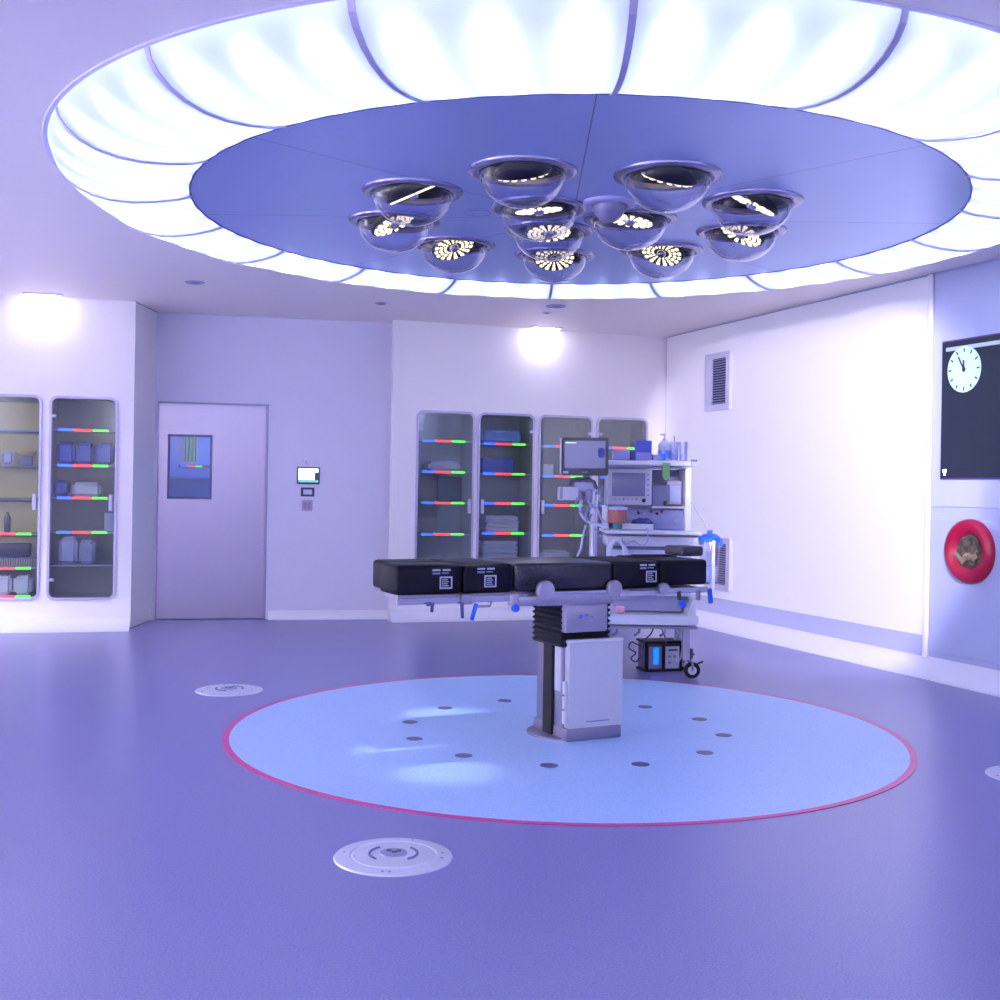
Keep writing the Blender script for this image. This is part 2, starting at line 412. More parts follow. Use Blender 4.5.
# ------------------------------------------------------------------ cabinets set into the walls
SHELVES = [0.755, 1.065, 1.375, 1.685, 1.975]    # heights of the glass shelves
def cabinet(W, c, label, led_z, plain_z, handle_left, tint=None, group='glass fronted wall cabinets', hinge=True):
    w, h = c[1] - c[0], c[3] - c[2]; cx = (c[0] + c[1]) / 2
    t = thing('wall_cabinet', label, 'cabinet', group=group); place(t, W, cx, 0, c[2])
    D = 0.42
    hw = w / 2 - INS
    b = MB()     # open box
    b.b2(-hw, hw, D, D + 0.015, INS, h - INS)
    b.b2(-hw - 0.012, -hw, 0.004, D, INS, h - INS); b.b2(hw, hw + 0.012, 0.004, D, INS, h - INS)
    b.b2(-hw, hw, 0.004, D, INS - 0.012, INS); b.b2(-hw, hw, 0.004, D, h - INS, h - INS + 0.012)
    b.build('cabinet_body', tint or CABIN, t)
    MB().ring(rr(w, h, 0.075, 6, 0, h / 2), rr(w - 0.045, h - 0.045, 0.06, 6, 0, h / 2), -0.018, 0.0).build('frame', CABFR, t, smooth=40)
    d = MB().prism(rr(w - 0.05, h - 0.05, 0.055, 6, 0, h / 2), -0.012, -0.006).build('glass_door', CABGL, t)
    sx = -1 if handle_left else 1
    MB().b2(sx * (w / 2 - 0.055) - 0.018, sx * (w / 2 - 0.055) + 0.018, -0.04, -0.013, h * 0.44, h * 0.52, 0.006).build('handle', CABFR, d)
    for hz in (0.10 * h, 0.90 * h):
        MB().b2(-sx * (w / 2 - 0.045) - 0.02, -sx * (w / 2 - 0.045) + 0.02, -0.03, -0.013, hz - 0.015, hz + 0.015, 0.005).build('hinge', CABFR, d)
    for z in list(led_z) + list(plain_z):
        zz = z - c[2]
        sh = MB().b2(-hw, hw, 0.04, D, zz - 0.008, zz + 0.004).build('shelf', mat('shelf_glass', (0.42, 0.44, 0.58), 0.25), t)
        if z in led_z:
            for a, b_, mm, nm in ((0.12, 0.33, LEDB, 'blue_light'), (0.34, 0.62, LEDR, 'red_light'), (0.63, 0.86, LEDG, 'green_light')):
                MB().b2(-w / 2 + a * w, -w / 2 + b_ * w, 0.028, 0.04, zz - 0.014, zz + 0.012, 0.004).build(nm, mm, sh)
    return t

def zw(W, u, v, y=0.0):     # height on wall W at a pixel
    return W.hit(u, v)[1]
Lz = [zw(WL, 83, v) for v in (430.0, 465.5, 498.0, 532.5)]
L5 = zw(WL, 83, 566)
cabinet(WL, cabL[0], 'leftmost glass cabinet with beige cartons, cut by the photo edge', [zw(WL, 15, 534), zw(WL, 15, 568.5), zw(WL, 15, 598) + 0.01], [zw(WL, 15, 430), zw(WL, 15, 466), zw(WL, 15, 499)], False)
cabinet(WL, cabL[1], 'glass cabinet with blue packs between the beige cabinet and the steel door', Lz, [L5], False)
Rv = [(441, 472, 503, 534.5), (444, 474, 503.5, 533.5), (446.5, 476.5, 505.5, 535.5), (448, 477.5, 506, 536)]
Ru = [446, 507, 567, 623]
Rz = [[zw(WR, Ru[i], v) for v in Rv[i]] for i in range(4)]
Rlabels = ['nearly empty glass cabinet, leftmost of the four behind the operating table', 'glass cabinet with blue bag and white linen stacks behind the operating table',
           'glass cabinet partly behind the black monitor on its pole', 'glass cabinet at the right end, mostly behind the anaesthesia machine']
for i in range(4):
    cabinet(WR, cabR[i], Rlabels[i], Rz[i], [0.60], i in (1, 2), [mat('cabinet_interior_pale', (0.56, 0.60, 0.64), 0.45), None, mat('cabinet_interior_shaded_blue', (0.16, 0.19, 0.30), 0.45), mat('cabinet_interior_shaded', (0.10, 0.11, 0.18), 0.45)][i])  # last two interiors are darkened copies that offset the projector's light

# ---- what lies in the cabinets
def on_shelf(W, c, fx, y, z):
    return W.at(c[0] + fx * (c[1] - c[0]), y, z)
def item(name, label, cat, W, c, fx, y, z, w, d, h, m, bev=0.01, group=None, parts=None):
    mb = MB().b2(-w / 2, w / 2, 0, d, 0, h, bev)
    o = mb.build(name, m, smooth=40); o.location = on_shelf(W, c, fx, y, z + 0.006); o.rotation_euler = (0, 0, W.a)
    return tag(o, label, cat, group)
def soft(name, label, cat, W, c, fx, y, z, w, d, h, m, group=None, seed=1, layers=1):
    rnd = random.Random(seed); mb = MB()
    for k in range(layers):
        lh = h / layers
        g = bmesh.ops.create_cube(mb.bm, size=1.0)
        ox = rnd.uniform(-0.012, 0.012) if layers > 1 else 0
        bmesh.ops.transform(mb.bm, matrix=Matrix.Translation((ox, d / 2, lh * (k + 0.5))) @ Matrix.Diagonal((w, d, lh * 0.97, 1)), verts=g['verts'])
        e = list({e for v in g['verts'] for e in v.link_edges})
        bmesh.ops.bevel(mb.bm, geom=e, offset=min(lh * 0.4, 0.03), segments=3, affect='EDGES')
    bmesh.ops.subdivide_edges(mb.bm, edges=[e for e in mb.bm.edges if e.calc_length() > 0.08], cuts=3, use_grid_fill=True)
    for v in mb.bm.verts:
        if v.co.z > h * 0.3: v.co.z += rnd.uniform(-1, 1) * 0.05 * h
        v.co.x += rnd.uniform(-1, 1) * 0.004
    o = mb.build(name, m, smooth=60); o.location = on_shelf(W, c, fx, y, z + 0.008); o.rotation_euler = (0, 0, W.a)
    return tag(o, label, cat, group)
c = cabL[1]
for k, (fx, lab) in enumerate([(0.22, 'blue wrapped pack at the left end of the second cabinet\'s upper shelf'), (0.5, 'blue wrapped pack in the middle of the second cabinet\'s upper shelf'), (0.79, 'blue wrapped pack at the right end of the second cabinet\'s upper shelf')]):
    soft('wrapped_pack', lab, 'pack', WL, c, fx, 0.1, Lz[1], 0.17, 0.26, 0.22, MBLUE, 'blue packs in the left cabinet', 10 + k)
soft('wrapped_pack', 'dark blue pack beside the white pack on the left cabinet\'s middle shelf', 'pack', WL, c, 0.15, 0.1, Lz[2], 0.13, 0.25, 0.16, MBLUE, None, 5)
soft('linen_bundle', 'white linen bundle on the middle shelf of the left blue-pack cabinet', 'linen', WL, c, 0.53, 0.1, Lz[2], 0.27, 0.25, 0.15, LINEN, None, 6)
item('carton', 'pale narrow carton standing at right on the fourth shelf of the blue-pack cabinet', 'box', WL, c, 0.88, 0.08, Lz[3], 0.09, 0.25, 0.19, PACK)
soft('plastic_pack', 'pale plastic-wrapped pack left on the lower shelf of the blue-pack cabinet', 'pack', WL, c, 0.28, 0.08, L5, 0.17, 0.25, 0.27, PACK, 'plastic packs on the lower shelf', 8)
soft('plastic_pack', 'darker plastic-wrapped pack right on the lower shelf of the blue-pack cabinet', 'pack', WL, c, 0.56, 0.08, L5, 0.15, 0.25, 0.25, mat('darker_pack', (0.30, 0.36, 0.58), 0.7, var=0.1, scale=30), 'plastic packs on the lower shelf', 9)
c = cabL[0]
pz = [zw(WL, 15, 430), zw(WL, 15, 466), zw(WL, 15, 499), zw(WL, 15, 534), zw(WL, 15, 568.5), zw(WL, 15, 598) + 0.01]
for k, (z, h, lab) in enumerate([(pz[0], 0.27, 'beige carton on the top shelf of the leftmost cabinet'), (pz[1], 0.31, 'beige carton behind the brass dish in the leftmost cabinet'),
                                 (pz[2], 0.29, 'beige carton lying on the third shelf of the leftmost cabinet'), (pz[3], 0.30, 'beige carton behind the dark bottle in the leftmost cabinet'), (pz[4], 0.29, 'beige carton behind the dark case in the leftmost cabinet')]):
    item('carton', lab, 'box', WL, c, 0.50, 0.20, z, 0.50, 0.17, h, BEIGE, 0.006, 'beige cartons in the leftmost cabinet')
mb = MB().lathe([(0, 0), (0.06, 0), (0.09, 0.02), (0.098, 0.045), (0.092, 0.045), (0.05, 0.008), (0, 0.008)], 24); mb.bm.verts.ensure_lookup_table()
o = mb.build('dish', GOLD, smooth=50); o.location = on_shelf(WL, c, 0.74, 0.11, pz[1] + 0.10); tag(o, 'shiny brass dish on a small stand in the leftmost cabinet', 'dish')
item('dish_stand', 'small dark stand under the brass dish in the leftmost cabinet', 'stand', WL, c, 0.74, 0.09, pz[1], 0.12, 0.035, 0.092, MIDGREY)
soft('linen_bundle', 'pale blue bundle left of the brass dish in the leftmost cabinet', 'linen', WL, c, 0.47, 0.07, pz[1], 0.12, 0.055, 0.14, PACK, None, 14)
o = MB().lathe([(0, 0), (0.028, 0), (0.03, 0.15), (0.014, 0.18), (0.014, 0.2), (0, 0.2)], 16).build('bottle', DARK, smooth=40); o.location = on_shelf(WL, c, 0.48, 0.11, pz[3] + 0.006); o.location -= WL.n * 0.03; tag(o, 'slim dark bottle on the fourth shelf of the leftmost cabinet', 'bottle')
item('instrument_case', 'dark instrument case on the fifth shelf of the leftmost cabinet', 'case', WL, c, 0.5, 0.06, pz[4] + 0.1, 0.4, 0.12, 0.13, DARK)
t = thing('wire_basket', 'wire basket under the dark case in the leftmost cabinet', 'basket'); t.location = on_shelf(WL, c, 0.55, 0.05, pz[4] + 0.006); t.rotation_euler = (0, 0, WL.a)
mb = MB()
for k in range(21):
    mb.b2(-0.22 + 0.022 * k - 0.003, -0.22 + 0.022 * k + 0.003, 0, 0.004, 0, 0.085)
mb.build('wire', CHROME, t)
MB().b2(-0.23, 0.23, 0.0, 0.13, 0.085, 0.092).build('tray_plate', STEEL, t)
for k, (fx, lab) in enumerate([(0.42, 'woven white pack on the bottom shelf of the leftmost cabinet, left'), (0.72, 'woven white pack on the bottom shelf of the leftmost cabinet, right')]):
    soft('woven_pack', lab, 'pack', WL, c, fx, 0.07, pz[5], 0.16, 0.2, 0.19, LINEN, 'woven white packs', 20 + k)
c = cabR[1]
soft('plastic_bag', 'crumpled light blue bag on the top shelf behind the operating table', 'bag', WR, c, 0.47, 0.08, Rz[1][0], 0.46, 0.28, 0.15, LBLUE, None, 31)
item('carton', 'deep blue carton on the second shelf behind the operating table', 'box', WR, c, 0.40, 0.08, Rz[1][1], 0.36, 0.28, 0.17, MBLUE)
soft('linen_stack', 'tidy white linen stack on the fourth lit shelf behind the operating table', 'linen', WR, c, 0.50, 0.08, Rz[1][3], 0.40, 0.28, 0.18, LINEN, 'white linen stacks', 33, 4)
soft('linen_stack', 'wide white linen stack on the lowest shelf, just above the black mattress', 'linen', WR, c, 0.46, 0.08, 0.60, 0.42, 0.28, 0.24, LINEN, 'white linen stacks', 34, 5)
soft('linen_bundle', 'pale flat bundle on the second shelf of the nearly empty cabinet', 'linen', WR, cabR[0], 0.55, 0.1, Rz[0][1], 0.36, 0.26, 0.11, PACK, None, 35)
item('carton', 'tall dark green board standing in for a reflection, nearly empty cabinet, right side', 'board', WR, cabR[0], 0.74, 0.36, Rz[0][2], 0.28, 0.03, 0.28, mat('dark_reflection_board', (0.06, 0.12, 0.15), 0.6))  # board stands in for a dark reflection in this cabinet
item('carton', 'small white carton left of the black monitor', 'box', WR, cabR[2], 0.24, 0.08, Rz[2][1], 0.13, 0.2, 0.13, LINEN)
soft('linen_bundle', 'grey flat bundle on the lowest shelf behind the monitor pole', 'linen', WR, cabR[2], 0.40, 0.08, 0.60, 0.36, 0.26, 0.14, PACK, None, 36)

# ------------------------------------------------------------------ wall fittings by the door
t = thing('touch_panel', 'small lit touch screen on the lilac wall right of the steel door', 'screen')
a, b, z0, z1 = span(WD, 297, 320, 467, 484)
place(t, WD, (a + b) / 2, 0, (z0 + z1) / 2); w, h = b - a, z1 - z0
MB().b2(-w / 2, w / 2, -0.02, 0, -h / 2, h / 2, 0.008).build('housing', mat('dark_green_housing', (0.03, 0.07, 0.09), 0.4), t)
s_ = MB().b2(-w / 2 + 0.018, w / 2 - 0.018, -0.023, -0.02, -h / 2 + 0.018, h / 2 - 0.016).build('display', mat('lit_display', (0.7, 0.9, 0.85), emit=(0.72, 1.0, 0.88), estr=1.0), t)
MB().b2(-0.006, -0.002, -0.0245, -0.023, -h / 2 + 0.05, h / 2 - 0.016).b2(-w / 2 + 0.018, w / 2 - 0.018, -0.0245, -0.023, -h / 2 + 0.018, -h / 2 + 0.045).build('screen_lines', mat('display_shade', (0.15, 0.35, 0.38), emit=(0.2, 0.5, 0.45), estr=0.4), s_)
MB().b2(w / 2 - 0.055, w / 2 - 0.018, -0.0245, -0.023, -h / 2 + 0.04, h * 0.18).build('screen_block', DARK, s_)
t = thing('card_reader', 'small black-framed reader under the lit touch screen', 'reader')
a, b, z0, z1 = span(WD, 301, 314.5, 487.5, 496.5); w, h = b - a, z1 - z0; place(t, WD, (a + b) / 2, 0, (z0 + z1) / 2)
MB().grid(-w / 2, w / 2, -h / 2, h / 2, [(-w / 2 + 0.025, w / 2 - 0.025, -h / 2 + 0.022, h / 2 - 0.022)], -0.02, 0).build('frame', DARK, t)
MB().b2(-w / 2 + 0.025, w / 2 - 0.025, -0.012, 0, -h / 2 + 0.022, h / 2 - 0.022).build('face', PACK, t)
t = thing('light_switch', 'greyish double switch plate below the black-framed reader', 'switch')
a, b, z0, z1 = span(WD, 302, 312.5, 500, 511); w, h = b - a, z1 - z0; place(t, WD, (a + b) / 2, 0, (z0 + z1) / 2)
MB().b2(-w / 2, w / 2, -0.01, 0, -h / 2, h / 2, 0.004).build('plate', mat('mauve_plate', (0.42, 0.32, 0.50), 0.4), t)
for sx in (-1, 1): MB().b2(sx * w * 0.22 - w * 0.15, sx * w * 0.22 + w * 0.15, -0.016, -0.01, -h * 0.32, h * 0.32, 0.003).build('rocker', mat('mauve_rocker', (0.28, 0.21, 0.38), 0.4), t)
t = thing('motion_sensor', 'tiny white sensor on the lilac wall above the touch screen', 'sensor')
a, b, z0, z1 = span(WD, 303, 311, 459, 465); w, h = b - a, z1 - z0; place(t, WD, (a + b) / 2, 0, (z0 + z1) / 2)
MB().b2(-w / 2, w / 2, -0.02, 0, -h / 2, h / 2, 0.006).build('sensor_body', LILAC, t)
MB().lathe([(0.018, 0), (0.014, 0.008), (0, 0.011)], 16, (0, -0.02, 0), (0, -1, 0)).build('sensor_lens', OFFW, t)

# ------------------------------------------------------------------ right wall: grilles, clock screen, red porthole
def grille(label, u0, u1, v0, v1):
    a, b, z0, z1 = span(WS, u0, u1, v0, v1); w, h = b - a, z1 - z0
    t = thing('vent_grille', label, 'vent', group='vent grilles on the white wall'); place(t, WS, (a + b) / 2, -0.014, (z0 + z1) / 2)
    MB().grid(-w / 2, w / 2, -h / 2, h / 2, [(-w / 2 + 0.13, w / 2 - 0.07, -h / 2 + 0.06, h / 2 - 0.06)], -0.03, 0.0).build('frame', mat('grille_frame', (0.62, 0.60, 0.76), 0.4, 0.2), t)
    MB().b2(-w / 2 + 0.13, w / 2 - 0.07, -0.006, -0.001, -h / 2 + 0.06, h / 2 - 0.06).build('backing', mat('grille_dark', (0.05, 0.05, 0.12), 0.7), t)
    n = 18; mb = MB(); step = (h - 0.12) / n
    R = Matrix.Rotation(math.radians(30), 3, 'X')
    for k in range(n):
        mb.box(((0.13 - 0.07) / 2, -0.017, -h / 2 + 0.06 + step * (k + 0.5)), (w - 0.2, 0.02, 0.006), rot=R)
    mb.build('slats', mat('grille_slats', (0.36, 0.35, 0.55), 0.4, 0.3), t)
grille('upper vent grille high on the bright white wall', 708.5, 733, 353, 410)
grille('lower vent grille on the bright white wall, beside the black head pad', 708.5, 733, 537.5, 590)

a, _, z0, z1 = span(WS, 943.5, 999, 341, 479.5)
z0 = WS.hit(944, 479.5)[1]; z1 = WS.hit(944, 342)[1]
w, h = 1.85, z1 - z0
t = thing('wall_screen', 'large dark wall screen showing a clock, cut by the right photo edge', 'screen'); place(t, WS, a, -0.010, z0)
MB().b2(0, w, -0.012, 0.0, 0, h, 0.003).build('bezel', mat('violet_bezel', (0.10, 0.05, 0.25), 0.4), t)
def screen_mat():
    m = mat('dark_screen', (0.008, 0.012, 0.025), 0.4, spec=0.25, emit=(0.25, 0.32, 0.62), estr=0.03, var=0.3, scale=60); return m
MB().b2(0.012, w - 0.012, -0.015, -0.012, 0.012, h - 0.012).build('screen_glass', screen_mat(), t)
MB().b2(0.05, w - 0.05, -0.0165, -0.015, h - 0.085, h - 0.055).build('title_bar', mat('title_bar_glow', (0.2, 0.25, 0.3), emit=(0.32, 0.40, 0.52), estr=0.5), t)
clx, clz = WS.hit(967, 369.5); clx -= a; clz -= z0
R_ = (WS.hit(967, 346.5)[1] - WS.hit(967, 392.5)[1]) / 2
ck = MB().lathe([(0, 0.0), (R_, 0.0), (R_, 0.0018), (0, 0.0018)], 48, (clx, -0.0155, clz), (0, -1, 0)).build('clock_face', mat('clock_face_glow', (0.3, 0.4, 0.4), emit=(0.52, 0.82, 0.84), estr=0.42), t)
mb = MB()
for k in range(12):
    an = PI / 6 * k
    mb.box((clx + 0.84 * R_ * math.sin(an), -0.0185, clz + 0.84 * R_ * math.cos(an)), (0.012, 0.002, 0.17 * R_), rot=Matrix.Rotation(an, 3, 'Y'))
mb.build('hour_marks', DARK, ck)
for nm, an, L, wd in (('minute_hand', math.radians(-31), 0.78 * R_, 0.013), ('hour_hand', math.radians(-3), 0.52 * R_, 0.017)):
    MB().box((clx + (L / 2 - 0.02) * math.sin(an), -0.020, clz + (L / 2 - 0.02) * math.cos(an)), (wd, 0.002, L), rot=Matrix.Rotation(an, 3, 'Y')).build(nm, DARK, ck)
MB().lathe([(0, 0), (0.018, 0), (0.018, 0.003), (0, 0.003)], 16, (clx, -0.018, clz), (0, -1, 0)).build('hand_hub', DARK, ck)
MB().b2(0.035, 0.075, -0.0165, -0.015, 0.055, 0.08, 0.003).b2(0.045, 0.065, -0.0165, -0.015, 0.03, 0.055).build('screen_icon', mat('icon_glow', (0.9, 0.9, 0.9), emit=(0.8, 0.85, 1), estr=1.0), t)

px, pz_ = WS.hit(972.5, 551.5)
Rh = (WS.hit(972.5, 519)[1] - WS.hit(972.5, 584)[1]) / 2
t = thing('wall_porthole', 'red round porthole with a crumpled brown filling below the wall screen', 'porthole'); place(t, WS, px, -0.010, pz_)
prof = [(Rh, 0.0), (Rh, 0.025), (Rh * 0.96, 0.05), (Rh * 0.85, 0.062), (Rh * 0.7, 0.055), (Rh * 0.56, 0.03), (Rh * 0.5, 0.008), (Rh * 0.5, 0.0)]
MB().lathe(prof, 48, (0, 0, 0), (0, -1, 0)).build('red_ring', RED, t, smooth=50)
rnd = random.Random(4)
mb = MB(); N = 22; vs = []; fs = []
for i in range(N + 1):
    for j in range(N + 1):
        x, z = (i / N * 2 - 1), (j / N * 2 - 1)
        q = max(1.0, math.hypot(x, z)); x2, z2 = x / max(q, 1e-6) * 0.53 * Rh, z / max(q, 1e-6) * 0.53 * Rh
        hgt = 0.010 + 0.020 * (math.sin(7 * x + 3 * z) * math.cos(5 * z - 2 * x) + 1) / 2 + rnd.uniform(0, 0.006)
        vs.append((x2, -hgt, z2))
for i in range(N):
    for j in range(N):
        k = i * (N + 1) + j; fs.append((k, k + 1, k + N + 2, k + N + 1))
mb._add(vs, fs); mb.build('crumpled_filling', BROWN, t)
mb = MB(); vs = []; fs = []
for i in range(15):
    x = (-0.46 + 0.92 * i / 14) * Rh
    zc = (-0.30 + 0.18 * abs(math.sin(i * 0.45 + 1.5)) + (0.10 if i > 8 else 0)) * Rh
    vs += [(x, -0.045, zc + 0.09 * Rh), (x, -0.062, zc), (x, -0.04, zc - 0.15 * Rh)]
for i in range(14):
    for q in range(2): fs.append((i * 3 + q, i * 3 + q + 1, i * 3 + 4 + q, i * 3 + 3 + q))
mb._add(vs, fs); bmesh.ops.solidify(mb.bm, geom=mb.bm.faces[:], thickness=0.006)
mb.build('pale_fold', TAN, t)

# ------------------------------------------------------------------ round ceiling luminaire
RD, ZD = 2.2245, 3.072
NP = 18
OFF = math.radians(-89.4)
ring = thing('ring_light', 'huge round ceiling light of glowing white curved panels', 'ceiling light', (CX, CY, CEIL))
PROF = [(2.20, 3.080), (2.30, 3.048), (2.42, 3.028), (2.55, 3.018), (2.66, 3.024), (2.76, 3.046), (2.84, 3.080), (2.90, 3.124), (2.935, 3.170), (2.95, 3.222)]
DIFF = diffuser_mat()
def chord(r, th, k):
    """panels are straight between their ribs, round at the inner edge"""
    w = min(1.0, max(0.0, k / 3.0), max(0.0, (9 - k) / 3.0))
    c_ = math.cos(PI / NP) / math.cos(th)
    return r * (1 - w + w * (c_ * 0.5 + 0.5 * 1.0))
M_ = 10
mb = MB(); vs = []; fs = []
half = PI / NP - 0.0035
for k, (r, z) in enumerate(PROF):
    for j in range(M_ + 1):
        th = -half + 2 * half * j / M_
        rr_ = chord(r, th, k)
        vs.append((rr_ * math.cos(th), rr_ * math.sin(th), z - CEIL))
for k in range(len(PROF) - 1):
    for j in range(M_):
        q = k * (M_ + 1) + j; fs.append((q, q + 1, q + M_ + 2, q + M_ + 1))
mb._add(vs, fs)
p0 = mb.build('diffuser_panel', DIFF, ring, smooth=60)
RIBM = mat('rib_metal', (0.44, 0.42, 0.62), 0.4, 0.2)
mb = MB(); vs = []; fs = []
for k, (r, z) in enumerate(PROF):
    rr_ = chord(r, PI / NP, k)
    nx = PROF[min(k + 1, len(PROF) - 1)]; pv = PROF[max(k - 1, 0)]
    tx, tz = nx[0] - pv[0], nx[1] - pv[1]; L = math.hypot(tx, tz); ox, oz = tz / L, -tx / L
    wd = 0.011 + 0.004 * k / 9
    for dy, dd in ((-wd, 0.006), (wd, 0.006), (wd, -0.02), (-wd, -0.02)):
        vs.append((rr_ + ox * dd, dy, z + oz * dd - CEIL))
for k in range(len(PROF) - 1):
    for j in range(4):
        q = k * 4; fs.append((q + j, q + (j + 1) % 4, q + 4 + (j + 1) % 4, q + 4 + j))
fs += [(0, 1, 2, 3), tuple(len(PROF) * 4 - 4 + i for i in range(4))]
mb._add(vs, fs)
r0 = mb.build('rib', RIBM, ring)
TUBEM = mat('tube_glow', (0.9, 0.9, 1), emit=(0.66, 0.72, 1.0), estr=TUBE)
tpts = []
for k in range(0, 8):
    (ra, za), (rb_, zb), (rc, zc_) = PROF[max(k - 1, 0)], PROF[k], PROF[min(k + 1, len(PROF) - 1)]
    tx, tz = rc - ra, zc_ - za; Lq = math.hypot(tx, tz)
    cf = chord(1.0, 0.0, k)
    tpts.append((rb_ * cf - tz / Lq * 0.043, 0, zb + tx / Lq * 0.043 - CEIL))
tb = MB().tube(tpts, 0.020, 10)
t0 = tb.build('light_tube', TUBEM, ring, smooth=60)
first = True
for k in range(NP):
    a = OFF + 2 * PI * k / NP
    rb = r0 if k == 0 else r0.copy(); pn = p0 if k == 0 else p0.copy()
    if k: COL.objects.link(rb); COL.objects.link(pn); rb.parent = ring; pn.parent = ring
    rb.rotation_euler = (0, 0, a); pn.rotation_euler = (0, 0, a + PI / NP)
    for q in (-1, 0, 1):
        tq = t0 if first else t0.copy()
        if not first: COL.objects.link(tq); tq.parent = ring
        first = False
        tq.rotation_euler = (0, 0, a + PI / NP + q * 2 * PI / NP / 3)
MB().lathe([(2.945, 3.224 - CEIL), (2.950, 3.212 - CEIL), (2.972, 3.211 - CEIL), (2.976, 3.217 - CEIL)], 144).build('outer_rim', mat('rim_paint', (0.62, 0.58, 0.76), 0.4), ring, smooth=40)
MB().lathe([(2.19, 3.12 - CEIL), (2.19, 3.42 - CEIL), (2.99, 3.42 - CEIL), (2.99, CEIL + 0.062 - CEIL)], 96).build('housing', mat('housing_grey', (0.07, 0.08, 0.12), 0.6), ring, smooth=40)

# central disc with round openings for the lamps
def disc_mat():
    m = bpy.data.materials.new('blue_grey_panel'); m.use_nodes = True
    nt = m.node_tree; b = nt.nodes['Principled BSDF']; N_ = nt.nodes.new; L_ = nt.links.new
    tc = N_('ShaderNodeTexCoord'); sp = N_('ShaderNodeSeparateXYZ'); L_(tc.outputs['Object'], sp.inputs[0])
    at = N_('ShaderNodeMath'); at.operation = 'ARCTAN2'; L_(sp.outputs[1], at.inputs[0]); L_(sp.outputs[0], at.inputs[1])
    ml = N_('ShaderNodeMath'); ml.operation = 'MULTIPLY_ADD'; ml.inputs[1].default_value = 4.0; ml.inputs[2].default_value = 4 * math.radians(1.0); L_(at.outputs[0], ml.inputs[0])
    sn = N_('ShaderNodeMath'); sn.operation = 'SINE'; L_(ml.outputs[0], sn.inputs[0])
    ab = N_('ShaderNodeMath'); ab.operation = 'ABSOLUTE'; L_(sn.outputs[0], ab.inputs[0])
    ln = N_('ShaderNodeVectorMath'); ln.operation = 'LENGTH'; L_(tc.outputs['Object'], ln.inputs[0])
    mu = N_('ShaderNodeMath'); mu.operation = 'MULTIPLY'; L_(ab.outputs[0], mu.inputs[0]); L_(ln.outputs['Value'], mu.inputs[1])
    lt = N_('ShaderNodeMath'); lt.operation = 'LESS_THAN'; lt.inputs[1].default_value = 0.014; L_(mu.outputs[0], lt.inputs[0])
    nz = N_('ShaderNodeTexNoise'); nz.inputs['Scale'].default_value = 3; L_(tc.outputs['Object'], nz.inputs['Vector'])
    rp = N_('ShaderNodeValToRGB'); rp.color_ramp.elements[0].color = (0.37, 0.47, 0.78, 1); rp.color_ramp.elements[1].color = (0.43, 0.52, 0.82, 1); L_(nz.outputs['Fac'], rp.inputs[0])
    mx = N_('ShaderNodeMix'); mx.data_type = 'RGBA'; mx.inputs[7].default_value = (0.16, 0.16, 0.38, 1)
    L_(lt.outputs[0], mx.inputs[0]); L_(rp.outputs[0], mx.inputs[6]); L_(mx.outputs[2], b.inputs['Base Color'])
    b.inputs['Roughness'].default_value = 0.32; b.inputs['Metallic'].default_value = 0.35
    return m
LAMPS = []
for k in range(9): LAMPS.append((1.095, math.radians(13.0 + 40 * k)))
for k in range(3): LAMPS.append((0.345, math.radians(112 + 120 * k)))
disc = thing('lamp_canopy', 'blue-grey round ceiling disc that carries the domed lamps', 'ceiling panel', (CX, CY, ZD))
mb = MB()
RDK = RD
ov = [mb.bm.verts.new((RDK * math.cos(2 * PI * k / 144), RDK * math.sin(2 * PI * k / 144), 0)) for k in range(144)]
es = [mb.bm.edges.new((ov[i], ov[(i + 1) % 144])) for i in range(144)]
for r, a in LAMPS:
    hv = [mb.bm.verts.new((r * math.cos(a) + 0.232 * math.cos(2 * PI * k / 36), r * math.sin(a) + 0.232 * math.sin(2 * PI * k / 36), 0)) for k in range(36)]
    es += [mb.bm.edges.new((hv[i], hv[(i + 1) % 36])) for i in range(36)]
bmesh.ops.triangle_fill(mb.bm, use_beauty=True, use_dissolve=False, edges=es)
g = bmesh.ops.extrude_face_region(mb.bm, geom=mb.bm.faces[:])
bmesh.ops.translate(mb.bm, vec=(0, 0, 0.02), verts=[x for x in g['geom'] if isinstance(x, bmesh.types.BMVert)])
mb.build('panel', disc_mat(), disc)
MB().lathe([(RD - 0.004, -0.004), (RD + 0.008, -0.004), (RD + 0.008, 0.03), (RD - 0.004, 0.03)], 144, close=True).build('edge_band', mat('dark_blue_edge', (0.10, 0.12, 0.38), 0.4, 0.3), disc, smooth=40)
hp = at_z(478, 213, ZD)
MB().lathe([(0.074, 0.0), (0.074, -0.003), (0.082, -0.003), (0.082, 0.0)], 32, (hp.x - CX, hp.y - CY, 0)).build('hatch_ring', mat('hatch_line', (0.28, 0.30, 0.58), 0.4), disc)

